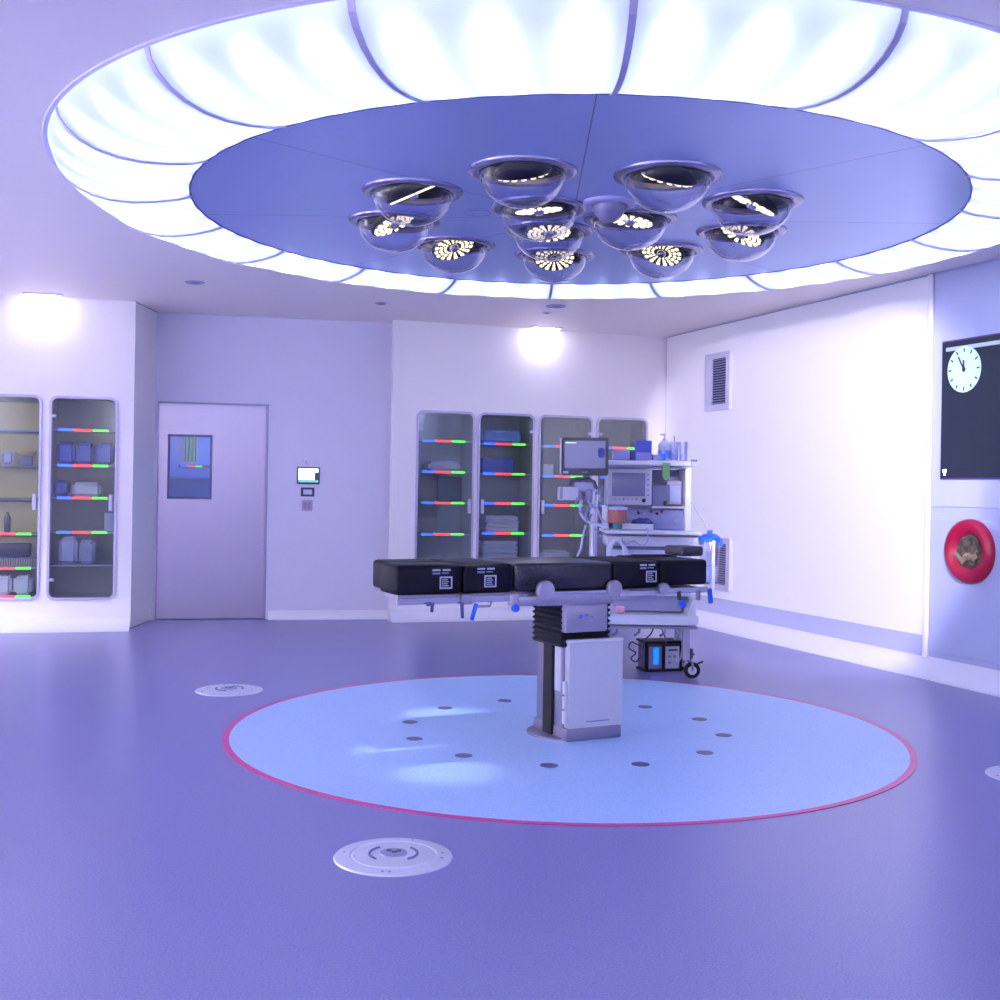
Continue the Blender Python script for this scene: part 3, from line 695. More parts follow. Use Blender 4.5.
# ---- domed lamps
DOMEDARK = mat('lamp_cavity_black', (0.005, 0.006, 0.014), 0.6, var=0.1, spec=0.15)
RIMM = mat('lamp_rim', (0.32, 0.30, 0.46), 0.25, 0.65)
def make_lamp(label):
    t = thing('dome_lamp', label, 'operating lamp', (0, 0, ZD), 0, 'domed operating lamps under the ceiling disc')
    MB().lathe([(0.222, 0.012), (0.222, -0.012), (0.232, -0.02), (0.262, -0.018), (0.278, -0.010), (0.280, 0.0)], 48).build('rim', RIMM, t, smooth=50)
    pr = []
    for k in range(13):
        a = PI / 2 * k / 12
        pr.append((0.224 * math.cos(a), -0.012 - 0.178 * math.sin(a)))
    pr[-1] = (0.0, pr[-1][1])
    MB().lathe(pr, 48).build('glass_dome', DOME, t, smooth=80)
    MB().lathe([(0.228, 0.0), (0.226, 0.05), (0.19, 0.12), (0.1, 0.15), (0, 0.155)], 40).build('cavity', DOMEDARK, t, smooth=60)
    h = MB().lathe([(0, 0), (0.148, 0), (0.152, 0.012), (0.14, 0.03), (0.1, 0.055), (0.04, 0.07), (0, 0.072)], 40).build('lamp_head', DOMEDARK, t, smooth=40)
    mb = MB()
    for k in range(16):
        a = 2 * PI * k / 16
        for r_, w_, l_ in ((0.062, 0.011, 0.018), (0.092, 0.018, 0.023), (0.124, 0.025, 0.023)):
            mb.box((r_ * math.cos(a), r_ * math.sin(a), -0.005), (l_, w_, 0.012), 0.003, Matrix.Rotation(a, 3, 'Z'), 1)
    mb.build('led_ring', LEDW, h)
    MB().lathe([(0, -0.03), (0.02, -0.03), (0.03, -0.02), (0.034, 0.0)], 20).build('head_knob', CHROME, h, smooth=40)
    MB().tube([(0, 0, 0.06), (0, 0, 0.11)], 0.02, 10).build('stem', DOMEDARK, t)
    return t
NAMES = {0: 'domed lamp at the right end of the cluster, behind the front right lamp', 1: 'domed lamp far right of centre showing its full lit ring', 2: 'domed lamp farthest from the viewer in the middle, its ring lit',
         3: 'domed lamp far left of centre showing its full lit ring', 4: 'domed lamp at the left end, behind the front left lamp', 5: 'front left domed lamp with a thin line of lights',
         6: 'large dark domed lamp nearest the viewer, left of the two', 7: 'large dark domed lamp nearest the viewer, right of the two', 8: 'front right domed lamp with a slanting line of lights',
         9: 'middle domed lamp overlapping the farthest lamp in front of it', 10: 'middle domed lamp just behind the nearest left lamp', 11: 'domed lamp tucked behind the small grey camera dome'}
lamp0 = make_lamp(NAMES[0])
TGT = Vector((CX, CY, 1.0))
for i, (r, a) in enumerate(LAMPS):
    L = lamp0 if i == 0 else copy_tree(lamp0)
    L['label'] = NAMES[i]
    L.location = (CX + r * math.cos(a), CY + r * math.sin(a), ZD)
    q = Vector((0, 0, -1)).rotation_difference((TGT - Vector((L.location.x, L.location.y, ZD))).normalized())
    for ch in L.children:
        if ch.name.startswith('lamp_head'):
            ch.rotation_euler = q.to_euler(); ch.location = (0, 0, -0.015)
# small grey camera dome
cp_ = at_z(611, 203, ZD) + Vector((-0.01, -0.02, 0))
t = thing('camera_dome', 'small grey camera dome with a pale ring among the domed lamps', 'camera', (cp_.x, cp_.y, ZD))
MB().lathe([(0.10, 0.0), (0.10, -0.018), (0.11, -0.026), (0.14, -0.022), (0.15, -0.01), (0.15, 0.0)], 40).build('mount_ring', mat('pale_lilac_ring', (0.50, 0.49, 0.70), 0.35, 0.3), t, smooth=50)
MB().lathe([(0.094 * math.cos(PI / 2 * k / 10), -0.012 - 0.105 * math.sin(PI / 2 * k / 10)) for k in range(10)] + [(0, -0.117)], 40).build('dome', mat('grey_smoked_dome', (0.24, 0.23, 0.38), 0.12, 0.3), t, smooth=70)
MB().lathe([(0.100, -0.01), (0.094, -0.012), (0.094, 0.0)], 40).build('gap', DARK, t)

# ------------------------------------------------------------------ small ceiling fittings
def ceil_disc(name, label, cat, u, v, r, m, hgt=0.012, group=None):
    p = at_z(u, v, CEIL)
    t = thing(name, label, cat, (p.x, p.y, CEIL), 0, group)
    MB().lathe([(r, 0), (r * 0.96, -hgt * 0.6), (r * 0.75, -hgt), (r * 0.7, -hgt * 0.6), (r * 0.66, -hgt * 0.5), (0, -hgt * 0.5)], 28).build('flange', m, t, smooth=40)
    MB().lathe([(r * 0.5, -hgt * 0.5), (r * 0.35, -hgt * 1.5), (0, -hgt * 1.7)], 20).build('centre_cap', MIDGREY, t, smooth=40)
GREYC = mat('ceiling_fitting', (0.34, 0.32, 0.48), 0.4)
ceil_disc('ceiling_detector', 'round grey detector on the ceiling above the steel door', 'detector', 195, 282, 0.085, GREYC, group='ceiling detectors')
ceil_disc('ceiling_detector', 'small grey detector on the ceiling left of the right wall light', 'detector', 381, 303, 0.055, GREYC, group='ceiling detectors')
ceil_disc('ceiling_detector', 'flat grey detector on the ceiling in front of the right wall light', 'detector', 556, 306, 0.10, GREYC, group='ceiling detectors')
ceil_disc('ceiling_sprinkler', 'pale sprinkler plate on the ceiling between detector and right wall light', 'sprinkler', 547, 312, 0.06, PWHITE)

def washer(label, W, x, dist=0.17, power=1.6, wash=60):
    p = W.at(x, -dist, CEIL)
    t = thing('wall_washer', label, 'light', p, W.a, 'wall lights at the ceiling edge')
    MB().b2(-0.18, 0.18, -0.06, 0.06, -0.014, 0.0, 0.005).build('housing', PWHITE, t)
    MB().b2(-0.15, 0.15, -0.045, 0.045, -0.018, -0.013, 0.002).build('lens', LENS, t)
    ld = bpy.data.lights.new('washer_lamp', 'AREA'); ld.shape = 'RECTANGLE'; ld.size = 0.16; ld.size_y = 0.06; ld.energy = power; ld.color = (0.87, 0.875, 1.0)
    lo = bpy.data.objects.new('washer_lamp', ld); COL.objects.link(lo)
    lo.location = p + Vector((0, 0, -0.022)); lo.rotation_euler = (math.radians(38), 0, W.a)
    return t
washer('bright wall light at the ceiling above the left cabinets', WL, WL.hit(46, 310)[0])
washer('bright wall light at the ceiling above the right cabinets', WR, WR.hit(541, 340)[0])

WLEFT = Wall((-7.0, -3.0), (-7.0, 10.58)); WFRONT = Wall((5.4, -3.0), (-7.0, -3.0)); WNEAR = Wall((5.4, 4.04), (5.4, -3.0))
for W_, x_, lab_ in ((WLEFT, 10.5, 'added unseen fill light over the left wall, nearest the cabinets'), (WLEFT, 6.8, 'added unseen fill light at the middle of the left wall'), (WLEFT, 3.0, 'added unseen fill light over the left wall, behind the viewer'),
                     (WFRONT, 2.5, 'added unseen fill light over the wall behind the viewer, right end'), (WFRONT, 6.2, 'added unseen fill light over the middle of the wall behind the viewer'), (WFRONT, 9.9, 'added unseen fill light over the wall behind the viewer, left end'),
                     (WNEAR, 1.5, 'added unseen fill light over the near right wall, beyond the wall screen'), (WNEAR, 4.8, 'added unseen fill light over the near right wall, behind the viewer')):
    washer(lab_, W_, x_, 0.35, {'WLEFT': 400.0, 'WFRONT': 110.0, 'WNEAR': 60.0}['WLEFT' if W_ is WLEFT else 'WFRONT' if W_ is WFRONT else 'WNEAR'])  # fill lights added on unseen walls, their bounce brightens the room

# ------------------------------------------------------------------ floor plates and dots
dotm = mat('dark_floor_cap', (0.07, 0.08, 0.22), 0.35)
DOTS = [(-7, 'to the right of the table, rightmost of the ring'), (22, 'right of the column, behind the rightmost one'), (52, 'behind the white column panel, far right side'), (112, 'just left of the column, farthest back'),
        (142, 'far left, second from the back'), (173, 'left, farthest left of the ring'), (202, 'left, in front of the farthest left one'), (232, 'front left, beside the bright streak'), (262, 'front, left of the column foot'),
        (292, 'front, right of the column foot'), (322, 'front right, before the rightmost one')]
for a, lab in DOTS:
    an = math.radians(a)
    o = MB().lathe([(0, 0.0), (0.048, 0.0), (0.048, 0.005), (0.044, 0.006), (0, 0.006)], 28).build('floor_disc', dotm)
    o.location = (CX + 0.945 * math.cos(an), CY + 0.945 * math.sin(an), 0.0); tag(o, 'dark round floor disc ' + lab, 'floor disc', 'dark discs set in the light blue floor')
PLM = mat('plate_metal', (0.66, 0.67, 0.80), 0.28, 0.35, var=0.04)
def make_plate(label):
    t = thing('floor_socket', label, 'floor socket', group='round floor sockets')
    MB().lathe([(0, 0), (0.232, 0), (0.228, 0.006), (0.172, 0.011), (0.168, 0.007), (0.162, 0.007), (0.158, 0.011), (0.06, 0.015), (0, 0.015)], 64).build('cover_plate', PLM, t, smooth=25)
    cap = MB().lathe([(0.055, 0.014), (0.052, 0.02), (0.03, 0.022), (0, 0.022)], 32).build('socket_lid', mat('plate_mid', (0.32, 0.33, 0.52), 0.35, 0.4), t, smooth=30)
    mb = MB()
    for x, y in ((-0.018, 0.008), (0.004, -0.006), (0.02, 0.009)): mb.b2(x - 0.010, x + 0.010, y - 0.010, y + 0.010, 0.021, 0.0235)
    mb.build('socket_openings', DARK, cap)
    for s_ in (0, PI):
        pts = [((0.092 + 0.003 * k / 8) * math.cos(s_ + 2.3 + 1.7 * k / 8), (0.092 + 0.003 * k / 8) * math.sin(s_ + 2.3 + 1.7 * k / 8), 0.0142) for k in range(9)]
        MB().tube(pts, 0.006, 6).build('grip_slot', mat('slot_shade', (0.14, 0.14, 0.32), 0.5), t)
    for x, y in ((-0.022, -0.197), (0.004, -0.2), (0.19, -0.03), (0.19, 0.03), (-0.195, 0.02), (0.06, 0.19)):
        MB().cyl((x, y, 0.006), (x, y, 0.0105), 0.006, n=10).build('screw', MIDGREY, t)
    return t
pl = make_plate('large round floor socket in the foreground, left of centre'); q = at_z(393.5, 857, 0); pl.location = (q.x, q.y, 0.0)
p2 = copy_tree(pl); q = at_z(229.5, 690.5, 0); p2.location = (q.x, q.y, 0.0); p2['label'] = 'distant round floor socket in front of the steel door'; p2.rotation_euler = (0, 0, 0.7)
p3 = copy_tree(pl); q = at_z(989, 776, 0); p3.location = (q.x + 0.232, q.y, 0.0); p3['label'] = 'round floor socket cut by the right photo edge'; p3.rotation_euler = (0, 0, 2.0)

# ------------------------------------------------------------------ operating table
TH_ = math.radians(27)
TO = Vector((0.45, 6.87, 0))
tbl = thing('operating_table', 'black padded operating table on a white and steel column', 'operating table', TO, TH_)
tdir = Vector((math.cos(TH_), math.sin(TH_), 0)); tin = Vector((-math.sin(TH_), math.cos(TH_), 0))
HWD = 0.26
def ts(u, v, y=-HWD):          # where a pixel meets the table's long front side: (x along, z)
    r = ray(u, v); c_ = Vector((0, 0, CAMH)); p = TO + tin * y
    k = (p - c_).dot(tin) / r.dot(tin); q = c_ + r * k
    return (q - TO).dot(tdir), q.z
MZ0, MZ1 = 0.872, 1.03
def cushion(x0, x1, y0, y1, z0=MZ0, z1=MZ1, bev=0.022):
    m = MB().b2(x0, x1, y0, y1, z0, z1, bev, 3).build('mattress', BLACK, tbl, smooth=40)
    return m
xs = [ts(379, 580, -0.01)[0], ts(464, 580)[0], ts(515, 578)[0], ts(614, 576)[0], ts(661, 574)[0], ts(708, 572)[0]]
G = 0.006
legA = cushion(xs[0], xs[1] - G, -HWD, -0.01)
legB = cushion(ts(372, 578, HWD)[0], xs[1] - G, 0.01, HWD)
low = cushion(xs[1], xs[2] - G, -HWD, HWD)
seat = cushion(xs[2], xs[3] - G, -HWD, HWD); seat.data.materials[0] = mat('black_smooth_mattress', (0.010, 0.010, 0.022), 0.27, var=0.2, scale=120)
back = cushion(xs[3], xs[4] - G, -HWD, HWD)
headc = cushion(xs[4], xs[5], -HWD, HWD, MZ0 + 0.012, MZ1 + 0.005)
LBL = mat('label_white', (0.42, 0.45, 0.62), 0.5); LBLG = mat('label_grey', (0.20, 0.22, 0.42), 0.5)
def lab(parent, u, vt, vb):
    x, z = ts(u, (vt + vb) / 2)
    MB().b2(x - 0.055, x - 0.008, -HWD - 0.0015, -HWD + 0.001, z + 0.048, z + 0.058).b2(x + 0.004, x + 0.05, -HWD - 0.0015, -HWD + 0.001, z + 0.048, z + 0.058).build('printed_line', LBL, parent)
    MB().b2(x - 0.055, x - 0.01, -HWD - 0.0015, -HWD + 0.001, z + 0.03, z + 0.04).b2(x + 0.0, x + 0.04, -HWD - 0.0015, -HWD + 0.001, z + 0.033, z + 0.04).build('printed_line', LBLG, parent)
    mb = MB().grid(x - 0.012, x + 0.062, z - 0.048, z + 0.018, [(x - 0.004, x + 0.054, z - 0.04, z + 0.010)], -HWD - 0.0015, -HWD + 0.001)
    for k in range(4): mb.b2(x + 0.002, x + 0.04 - 0.006 * (k % 2), -HWD - 0.0015, -HWD + 0.001, z - 0.034 + 0.011 * k, z - 0.029 + 0.011 * k)
    mb.build('label_box', LBL, parent)
lab(legA, 442, 568, 592); lab(low, 486.5, 567, 590); lab(back, 648, 562, 586)
# carrier plates and frame
xr = [ts(395, 600)[0], ts(500, 600)[0]]
MB().b2(xr[0] + 0.03, xs[1] - 0.03, -HWD + 0.03, -0.03, 0.845, 0.871, 0.004).b2(xr[0] + 0.14, xs[1] - 0.03, 0.03, HWD - 0.03, 0.845, 0.871, 0.004).build('leg_plate', RAILM, tbl)
MB().b2(xs[1] - 0.03, xs[2] + 0.02, -HWD + 0.03, HWD - 0.03, 0.845, 0.871, 0.004).build('leg_joint_plate', RAILM, tbl)
fx0, fx1 = ts(536, 596)[0], ts(613, 596)[0]
MB().b2(fx0, fx1, -HWD - 0.012, HWD + 0.012, 0.790, 0.868, 0.012).build('seat_frame', RAILM, tbl, smooth=40)
MB().b2(fx0 + 0.05, fx1 + 0.1, -HWD - 0.022, -HWD - 0.012, 0.852, 0.871, 0.003).build('frame_strip', CHROME, tbl)
MB().b2(fx1 - 0.01, xs[5] - 0.05, -HWD + 0.03, HWD - 0.03, 0.835, 0.871, 0.006).build('back_plate', RAILM, tbl)
# side rails
def rail(x0, x1, z, y):
    o = MB().b2(x0, x1, y - 0.008, y + 0.008, z - 0.017, z + 0.017, 0.004).build('side_rail', CHROME, tbl)
    for k in range(3):
        x = x0 + (x1 - x0) * (0.1 + 0.4 * k)
        MB().cyl((x, y, z), (x, y + (0.05 if y < 0 else -0.05), z + 0.005), 0.009, n=10).build('rail_standoff', RAILM, o)
for sy in (-1, 1):
    rail(ts(397, 600)[0] + (0.14 if sy > 0 else 0), ts(463, 600)[0], 0.838, sy * (HWD - 0.005))
    rail(ts(470, 598)[0], ts(526, 598)[0], 0.842, sy * (HWD + 0.014))
    rail(ts(618, 593)[0], ts(655, 593)[0], 0.846, sy * (HWD + 0.014))
    rail(ts(664, 591)[0], ts(706, 591)[0], 0.855, sy * (HWD + 0.014))
MB().b2(fx1, ts(650, 598)[0], -HWD - 0.008, -HWD + 0.06, 0.80, 0.835, 0.008).build('back_arm', RAILM, tbl, smooth=40)
# round joint covers
def joint(u, v, r, y=-HWD - 0.012, d=0.035):
    x, z = ts(u, v)
    MB().lathe([(0, 0), (r, 0), (r, d * 0.75), (r * 0.85, d), (0, d)], 32, (x, y, z), (0, -1, 0)).build('joint_cover', RAILM, tbl, smooth=35)
    MB().lathe([(0, 0), (r, 0), (r, d * 0.75), (r * 0.85, d), (0, d)], 32, (x, -y, z), (0, 1, 0)).build('joint_cover', RAILM, tbl, smooth=35)
joint(543, 590, 0.055); joint(612, 588, 0.047); joint(661, 588.5, 0.036)
x, z = ts(532, 597); MB().b2(x - 0.10, x + 0.06, -HWD - 0.03, -HWD + 0.05, 0.795, 0.85, 0.012).build('hinge_block', RAILM, tbl, smooth=40)
x, z = ts(513, 598); MB().b2(x - 0.03, x + 0.025, -HWD - 0.035, -HWD + 0.01, 0.80, 0.865, 0.008).build('rail_clamp', RAILM, tbl, smooth=40)
x, z = ts(467, 600); MB().b2(x - 0.04, x + 0.03, -HWD - 0.02, -HWD + 0.05, 0.815, 0.87, 0.008).build('rail_clamp', STEEL, tbl, smooth=40)
x, z = ts(486, 606); MB().tube([(x - 0.07, -HWD - 0.01, z), (x + 0.02, -HWD - 0.01, z), (x + 0.03, -HWD - 0.01, z + 0.02), (x + 0.0, -HWD - 0.01, z + 0.03)], 0.007, 8).build('release_bar', CHROME, tbl)
# levers and knobs
def lever(u0, v0, u1, v1, wd, m, nm='lever'):
    x0, z0 = ts(u0, v0); x1, z1 = ts(u1, v1); y = -HWD - 0.02
    v = Vector((x1 - x0, 0, z1 - z0)); L = v.length; an = math.atan2(v.x, v.z)
    MB().box(((x0 + x1) / 2, y, (z0 + z1) / 2), (wd, 0.014, L), 0.005, Matrix.Rotation(an, 3, 'Y')).build(nm, m, tbl, smooth=40)
GBLUE = mat('grey_blue_lever', (0.05, 0.06, 0.22), 0.4)
lever(425, 604.5, 433, 603.8, 0.016, GBLUE); lever(431, 603.5, 430.5, 612, 0.018, GBLUE)
lever(460.5, 602, 461, 618, 0.018, GBLUE); lever(475, 603, 470, 620, 0.024, BLUE)
lever(707.5, 588, 709, 603, 0.03, BLUE)
def knob(u, v, r):
    x, z = ts(u, v); y = -HWD - 0.03
    MB().lathe([(0, -0.02), (r * 0.7, -0.02), (r, -0.008), (r, 0.012), (r * 0.7, 0.02), (0, 0.022)], 20, (x, y, z), (0, -1, 0)).build('clamp_knob', BLUE, tbl, smooth=40)
knob(513, 607.5, 0.022); knob(679.5, 603, 0.024)
x, z = ts(679, 597); MB().cyl((x - 0.01, -HWD - 0.02, z - 0.015), (x - 0.015, -HWD - 0.02, 0.85), 0.012, n=12).build('clamp_post', DARK, tbl)
x, z = ts(696, 598); MB().cyl((x, -HWD - 0.02, z - 0.01), (x, -HWD - 0.02, 0.85), 0.014, n=12).build('clamp_post', STEEL, tbl)
# column, in the table's frame
cx0, cx1 = ts(533, 700, -0.10)[0], None
W2 = 0.20
sl = MB()
sl.b2(-0.16, 0.20, -0.155, 0.155, 0.05, 0.56, 0.01)
sl.build('column_core', STEEL, tbl, smooth=40)
MB().b2(-0.178, -0.158, -0.06, 0.045, 0.012, 0.55, 0.004).build('black_strip', RUBBER, tbl)
MB().b2(-0.170, -0.158, -0.15, -0.075, 0.28, 0.55, 0.004).build('column_cover', OFFW, tbl)
mb = MB().prism(rr(0.36, 0.505, 0.012, 3, 0.035, 0.325), -0.205, -0.155); mb.build('white_panel', OFFW, tbl, smooth=30)
MB().b2(-0.15, 0.215, -0.213, -0.15, 0.565, 0.582, 0.006).build('panel_lip', PWHITE, tbl)
for k in range(3):
    MB().b2(-0.168, -0.148, -0.192, -0.165, 0.10 + 0.085 * k, 0.175 + 0.085 * k, 0.004).build('side_button', PWHITE, tbl)
MB().b2(-0.03, 0.13, -0.2062, -0.204, 0.105, 0.112).build('panel_mark', LBLG, tbl)
MB().b2(-0.165, 0.205, -0.215, 0.18, 0.004, 0.075, 0.006).build('column_foot', STEEL, tbl, smooth=40)
MB().lathe([(0, 0.004), (0.235, 0.004), (0.235, 0.014), (0.22, 0.018), (0, 0.018)], 48, (-0.03, 0.02, 0)).build('base_plate', STEEL, tbl, smooth=30)
bl = MB()
def bell(x0, x1, y0, y1, z): return [(x0, y0, z), (x1, y0, z), (x1, y1, z), (x0, y1, z)]
zs = []; vs = []; fs = []
n = 17
for k in range(n):
    z = 0.535 + (0.79 - 0.535) * k / (n - 1); e = 0.014 if k % 2 else -0.002
    vs += bell(-0.175 - e, 0.135 + e, -0.165 - e, 0.165 + e, z)
for k in range(n - 1):
    for j in range(4): fs.append((k * 4 + j, k * 4 + (j + 1) % 4, k * 4 + 4 + (j + 1) % 4, k * 4 + 4 + j))
fs += [(0, 1, 2, 3), tuple((n - 1) * 4 + i for i in range(4))]
bl._add(vs, fs); bmesh.ops.bevel(bl.bm, geom=bl.bm.edges[:], offset=0.004, segments=1, affect='EDGES')
bl.build('bellows', RUBBER, tbl)
hx0, hx1 = ts(566, 618, -0.215)[0], ts(608, 618, -0.215)[0]
hb = MB().b2(hx0, hx1, -0.215, -0.16, 0.625, 0.792, 0.010).build('column_head', RAILM, tbl, smooth=40)
MB().lathe([(0, 0), (0.012, 0), (0.012, 0.002), (0, 0.002)], 16, (hx0 + 0.10, -0.215, 0.715), (0, -1, 0)).build('maker_dot', BLUE, hb)
MB().b2(hx0 + 0.125, hx0 + 0.155, -0.2165, -0.214, 0.716, 0.73).b2(hx0 + 0.16, hx0 + 0.185, -0.2165, -0.214, 0.708, 0.716).b2(hx0 + 0.125, hx0 + 0.15, -0.2165, -0.214, 0.700, 0.706).build('maker_text', LBLG, hb)
# loose head pad on the far right end
hp0 = ts(664, 553, 0.2)[0]; hp1 = ts(704, 553, 0.0)[0]
pd = MB().b2(-(hp1 - hp0) / 2, (hp1 - hp0) / 2, -0.10, 0.10, 0, 0.062, 0.016, 3).build('head_pad', mat('black_pad', (0.012, 0.012, 0.026), 0.5), smooth=40)
pd.location = TO + tdir * ((hp0 + hp1) / 2) + tin * 0.10 + Vector((0, 0, MZ1 + 0.006)); pd.rotation_euler = (0, 0, TH_)
tag(pd, 'small black head pad lying on the right end of the operating table', 'pad')
sp0 = ts(636, 556, 0.05)[0]
st = MB().box((0, 0, 0.008), (0.30, 0.05, 0.012), 0.004).build('strap', mat('black_strap', (0.012, 0.012, 0.026), 0.5), smooth=40)
st.location = TO + tdir * (sp0 + 0.13) + tin * 0.04 + Vector((0, 0, MZ1 + 0.006)); st.rotation_euler = (0, 0, TH_ - 0.12)
tag(st, 'thin black strap on the mattress left of the head pad', 'strap')

# ------------------------------------------------------------------ anaesthesia machine
YF = 8.95
def mx_(u, v, y=YF): p = at_y(u, v, y); return p.x, p.z
MCX = at_y(648, 560, YF).x
am = thing('anaesthesia_machine', 'pale anaesthesia machine with display and drawers behind the operating table', 'medical machine', (MCX, YF, 0))
def L(u, v): x, z = mx_(u, v); return x - MCX, z
def mbox(nm, u0, u1, v0, v1, y0, y1, m, bev=0.006, parent=None):
    x0, z1 = L(u0, v0); x1, z0 = L(u1, v1)
    return MB().b2(x0, x1, y0, y1, z0, z1, bev).build(nm, m, parent or am, smooth=40)
mbox('top_shelf', 606.5, 691, 460, 466.5, 0.0, 0.48, PWHITE, 0.008)
mbox('shelf_front', 608, 689, 466, 468.5, 0.015, 0.46, GREYP, 0.003)
mbox('back_wall', 610, 687, 468, 533, 0.36, 0.44, GREYP)
mbox('side_wall', 686.5, 691.5, 467, 533, 0.03, 0.44, PWHITE)
mbox('side_wall', 607, 610, 506, 533, 0.12, 0.44, PWHITE)
disp = mbox('display_housing', 608, 652.5, 468.5, 505.5, 0.03, 0.12, OFFW, 0.012)
mbox('display_screen', 613, 645.5, 472.5, 496.5, 0.022, 0.032, mat('grey_lcd', (0.16, 0.16, 0.30), 0.25), 0.002, disp)
for k in range(6): x, z = L(615.5 + 4.3 * k, 499.3); MB().b2(x - 0.007, x + 0.007, 0.024, 0.031, z - 0.005, z + 0.005, 0.002).build('button', [LEDR, MIDGREY, RED, MIDGREY, MIDGREY, RED][k] if k in (2, 5) else MIDGREY, disp)
for k in range(5): x, z = L(649, 474.5 + 5.2 * k); MB().b2(x - 0.009, x + 0.009, 0.024, 0.031, z - 0.006, z + 0.006, 0.002).build('side_button', MIDGREY, disp)
x, z = L(644.5, 500.5); MB().lathe([(0, 0), (0.017, 0), (0.014, 0.016), (0, 0.018)], 20, (x, 0.032, z), (0, -1, 0)).build('dial', DARK, disp, smooth=40)
v1_ = mbox('vaporiser', 654, 669.5, 484.5, 507, 0.10, 0.30, MIDGREY, 0.012)
x, z = L(662, 486.5); MB().lathe([(0, 0), (0.05, 0), (0.045, 0.022), (0, 0.024)], 24, (x, 0.20, z), None).build('vaporiser_dial', GREYP, v1_, smooth=40)
x, z = L(667, 505); MB().b2(x - 0.012, x + 0.012, 0.07, 0.10, z - 0.02, z + 0.03, 0.004).build('lever', DARK, v1_)
can = mbox('absorber_housing', 669.5, 685, 480, 505.5, 0.14, 0.32, OFFW, 0.02)
mbox('absorber_canister', 672, 683, 484, 503, 0.118, 0.142, PACK, 0.006, can)
x, z = L(677, 478); MB().lathe([(0.05, 0), (0.045, 0.03), (0, 0.034)], 24, (x, 0.22, z - 0.02)).build('absorber_cap', MIDGREY, can, smooth=40)
mbox('niche_floor', 653, 687, 506, 509, 0.06, 0.36, OFFW, 0.003)
MIDRED = mat('dull_red', (0.35, 0.06, 0.14), 0.5)
pan = mbox('connector_panel', 628, 687, 509, 532, 0.12, 0.18, mat('blue_grey_panel_paint', (0.30, 0.32, 0.62), 0.4), 0.004)
for u, v, m_ in ((640, 513, DARK), (646, 514, GREYP), (653, 512, MIDRED), (659, 514, DARK), (664, 512, MIDRED)):
    x, z = L(u, v); MB().cyl((x, 0.125, z), (x, 0.095, z), 0.012, n=12).build('connector', m_, pan)
x, z = L(678.5, 520.5); MB().lathe([(0.02, 0), (0.024, 0.008), (0.016, 0.012), (0, 0.012)], 20, (x, 0.12, z), (0, -1, 0)).build('pressure_dial', GREYP, pan, smooth=40)
mbox('worktop', 604, 699, 529.5, 534.5, -0.12, 0.44, PWHITE, 0.010)
dr = mbox('drawer', 607, 692, 535.5, 547, -0.06, 0.40, OFFW, 0.008)
mbox('drawer_edge', 608, 691, 546.8, 548.2, -0.064, 0.38, GREYP, 0.002, dr)
dr2 = mbox('drawer', 611, 690, 548.5, 596, -0.04, 0.40, mat('pale_drawer', (0.60, 0.61, 0.80), 0.4), 0.008)
mbox('lower_body', 616, 683, 590, 613, 0.06, 0.42, GREYP, 0.006)
mbox('side_table', 690, 704, 536, 552, -0.02, 0.20, OFFW, 0.008)
# white curved grab handle at the left
pts = []
for k in range(17):
    a = PI * k / 16
    x, z = L(616 - 8.5 * math.cos(a), 556 - 17 * math.sin(a)); pts.append((x, -0.10, z))
x, z = L(607.5, 566); pts.insert(0, (x, -0.10, z)); x, z = L(624.5, 566); pts.append((x, -0.10, z))
MB().tube(pts, 0.020, 10).build('grab_handle', PWHITE, am, smooth=60)
MB().b2(pts[0][0] - 0.02, pts[-1][0] + 0.02, -0.12, 0.0, pts[0][2] - 0.03, pts[0][2] + 0.01, 0.005).build('handle_bracket', OFFW, am)
# trolley base
bx0, bz1 = L(597, 612.5); bx1, bz0 = L(695.5, 623.5)
mb = MB().prism([(bx0, bz0), (bx1 - 0.02, bz0), (bx1, bz0 + 0.02), (bx1, bz1 - 0.005), (bx1 - 0.01, bz1), (bx0, bz1)], -0.14, 0.46); mb.build('base_tray', PWHITE, am)
x0, z1 = L(685, 598); x1, _ = L(694, 612)
MB().prism([(x0, bz1 - 0.01), (x1, bz1 - 0.01), (x1, z1), (x1 - 0.02, z1)], -0.10, 0.44).build('tray_corner', PWHITE, am)
mbox('base_frame', 597, 695, 623.5, 627.5, -0.13, 0.46, STEEL, 0.004)
for u in (609.5, 616, 638, 664):
    x, z = L(u, 627.5); x = L(u, 627.5)[0]
    MB().tube([(x, -0.08, z), (x, -0.08, 0.36), (x, 0.2, 0.30)], 0.010, 8).build('support_tube', STEEL, am)
def castor(x, y):
    lg = MB().b2(x - 0.028, x + 0.028, y - 0.028, y + 0.028, 0.14, bz0 - 0.03, 0.006).build('leg', RAILM, am)
    MB().b2(x + 0.026, x + 0.055, y - 0.02, y + 0.02, 0.15, 0.23, 0.006).build('brake_block', DARK, lg)
    w_ = MB().lathe([(0.03, -0.016), (0.05, -0.018), (0.062, -0.012), (0.064, 0), (0.062, 0.012), (0.05, 0.018), (0.03, 0.016)], 28, (x + 0.05, y - 0.01, 0.064), (0, 1, 0), close=True).build('wheel', RUBBER, lg, smooth=40)
    MB().lathe([(0, -0.02), (0.034, -0.018), (0.034, 0.018), (0, 0.02)], 20, (x + 0.05, y - 0.01, 0.064), (0, 1, 0)).build('wheel_hub', OFFW, lg, smooth=40)
    MB().tube([(x + 0.02, y, 0.14), (x + 0.05, y - 0.035, 0.13), (x + 0.05, y - 0.035, 0.064)], 0.010, 8).build('fork', STEEL, lg)
    MB().box((x + 0.11, y - 0.02, 0.125), (0.05, 0.03, 0.012), 0.004, Matrix.Rotation(-0.4, 3, 'Y')).build('brake_pedal', DARK, lg)
lx = L(686, 640)[0]
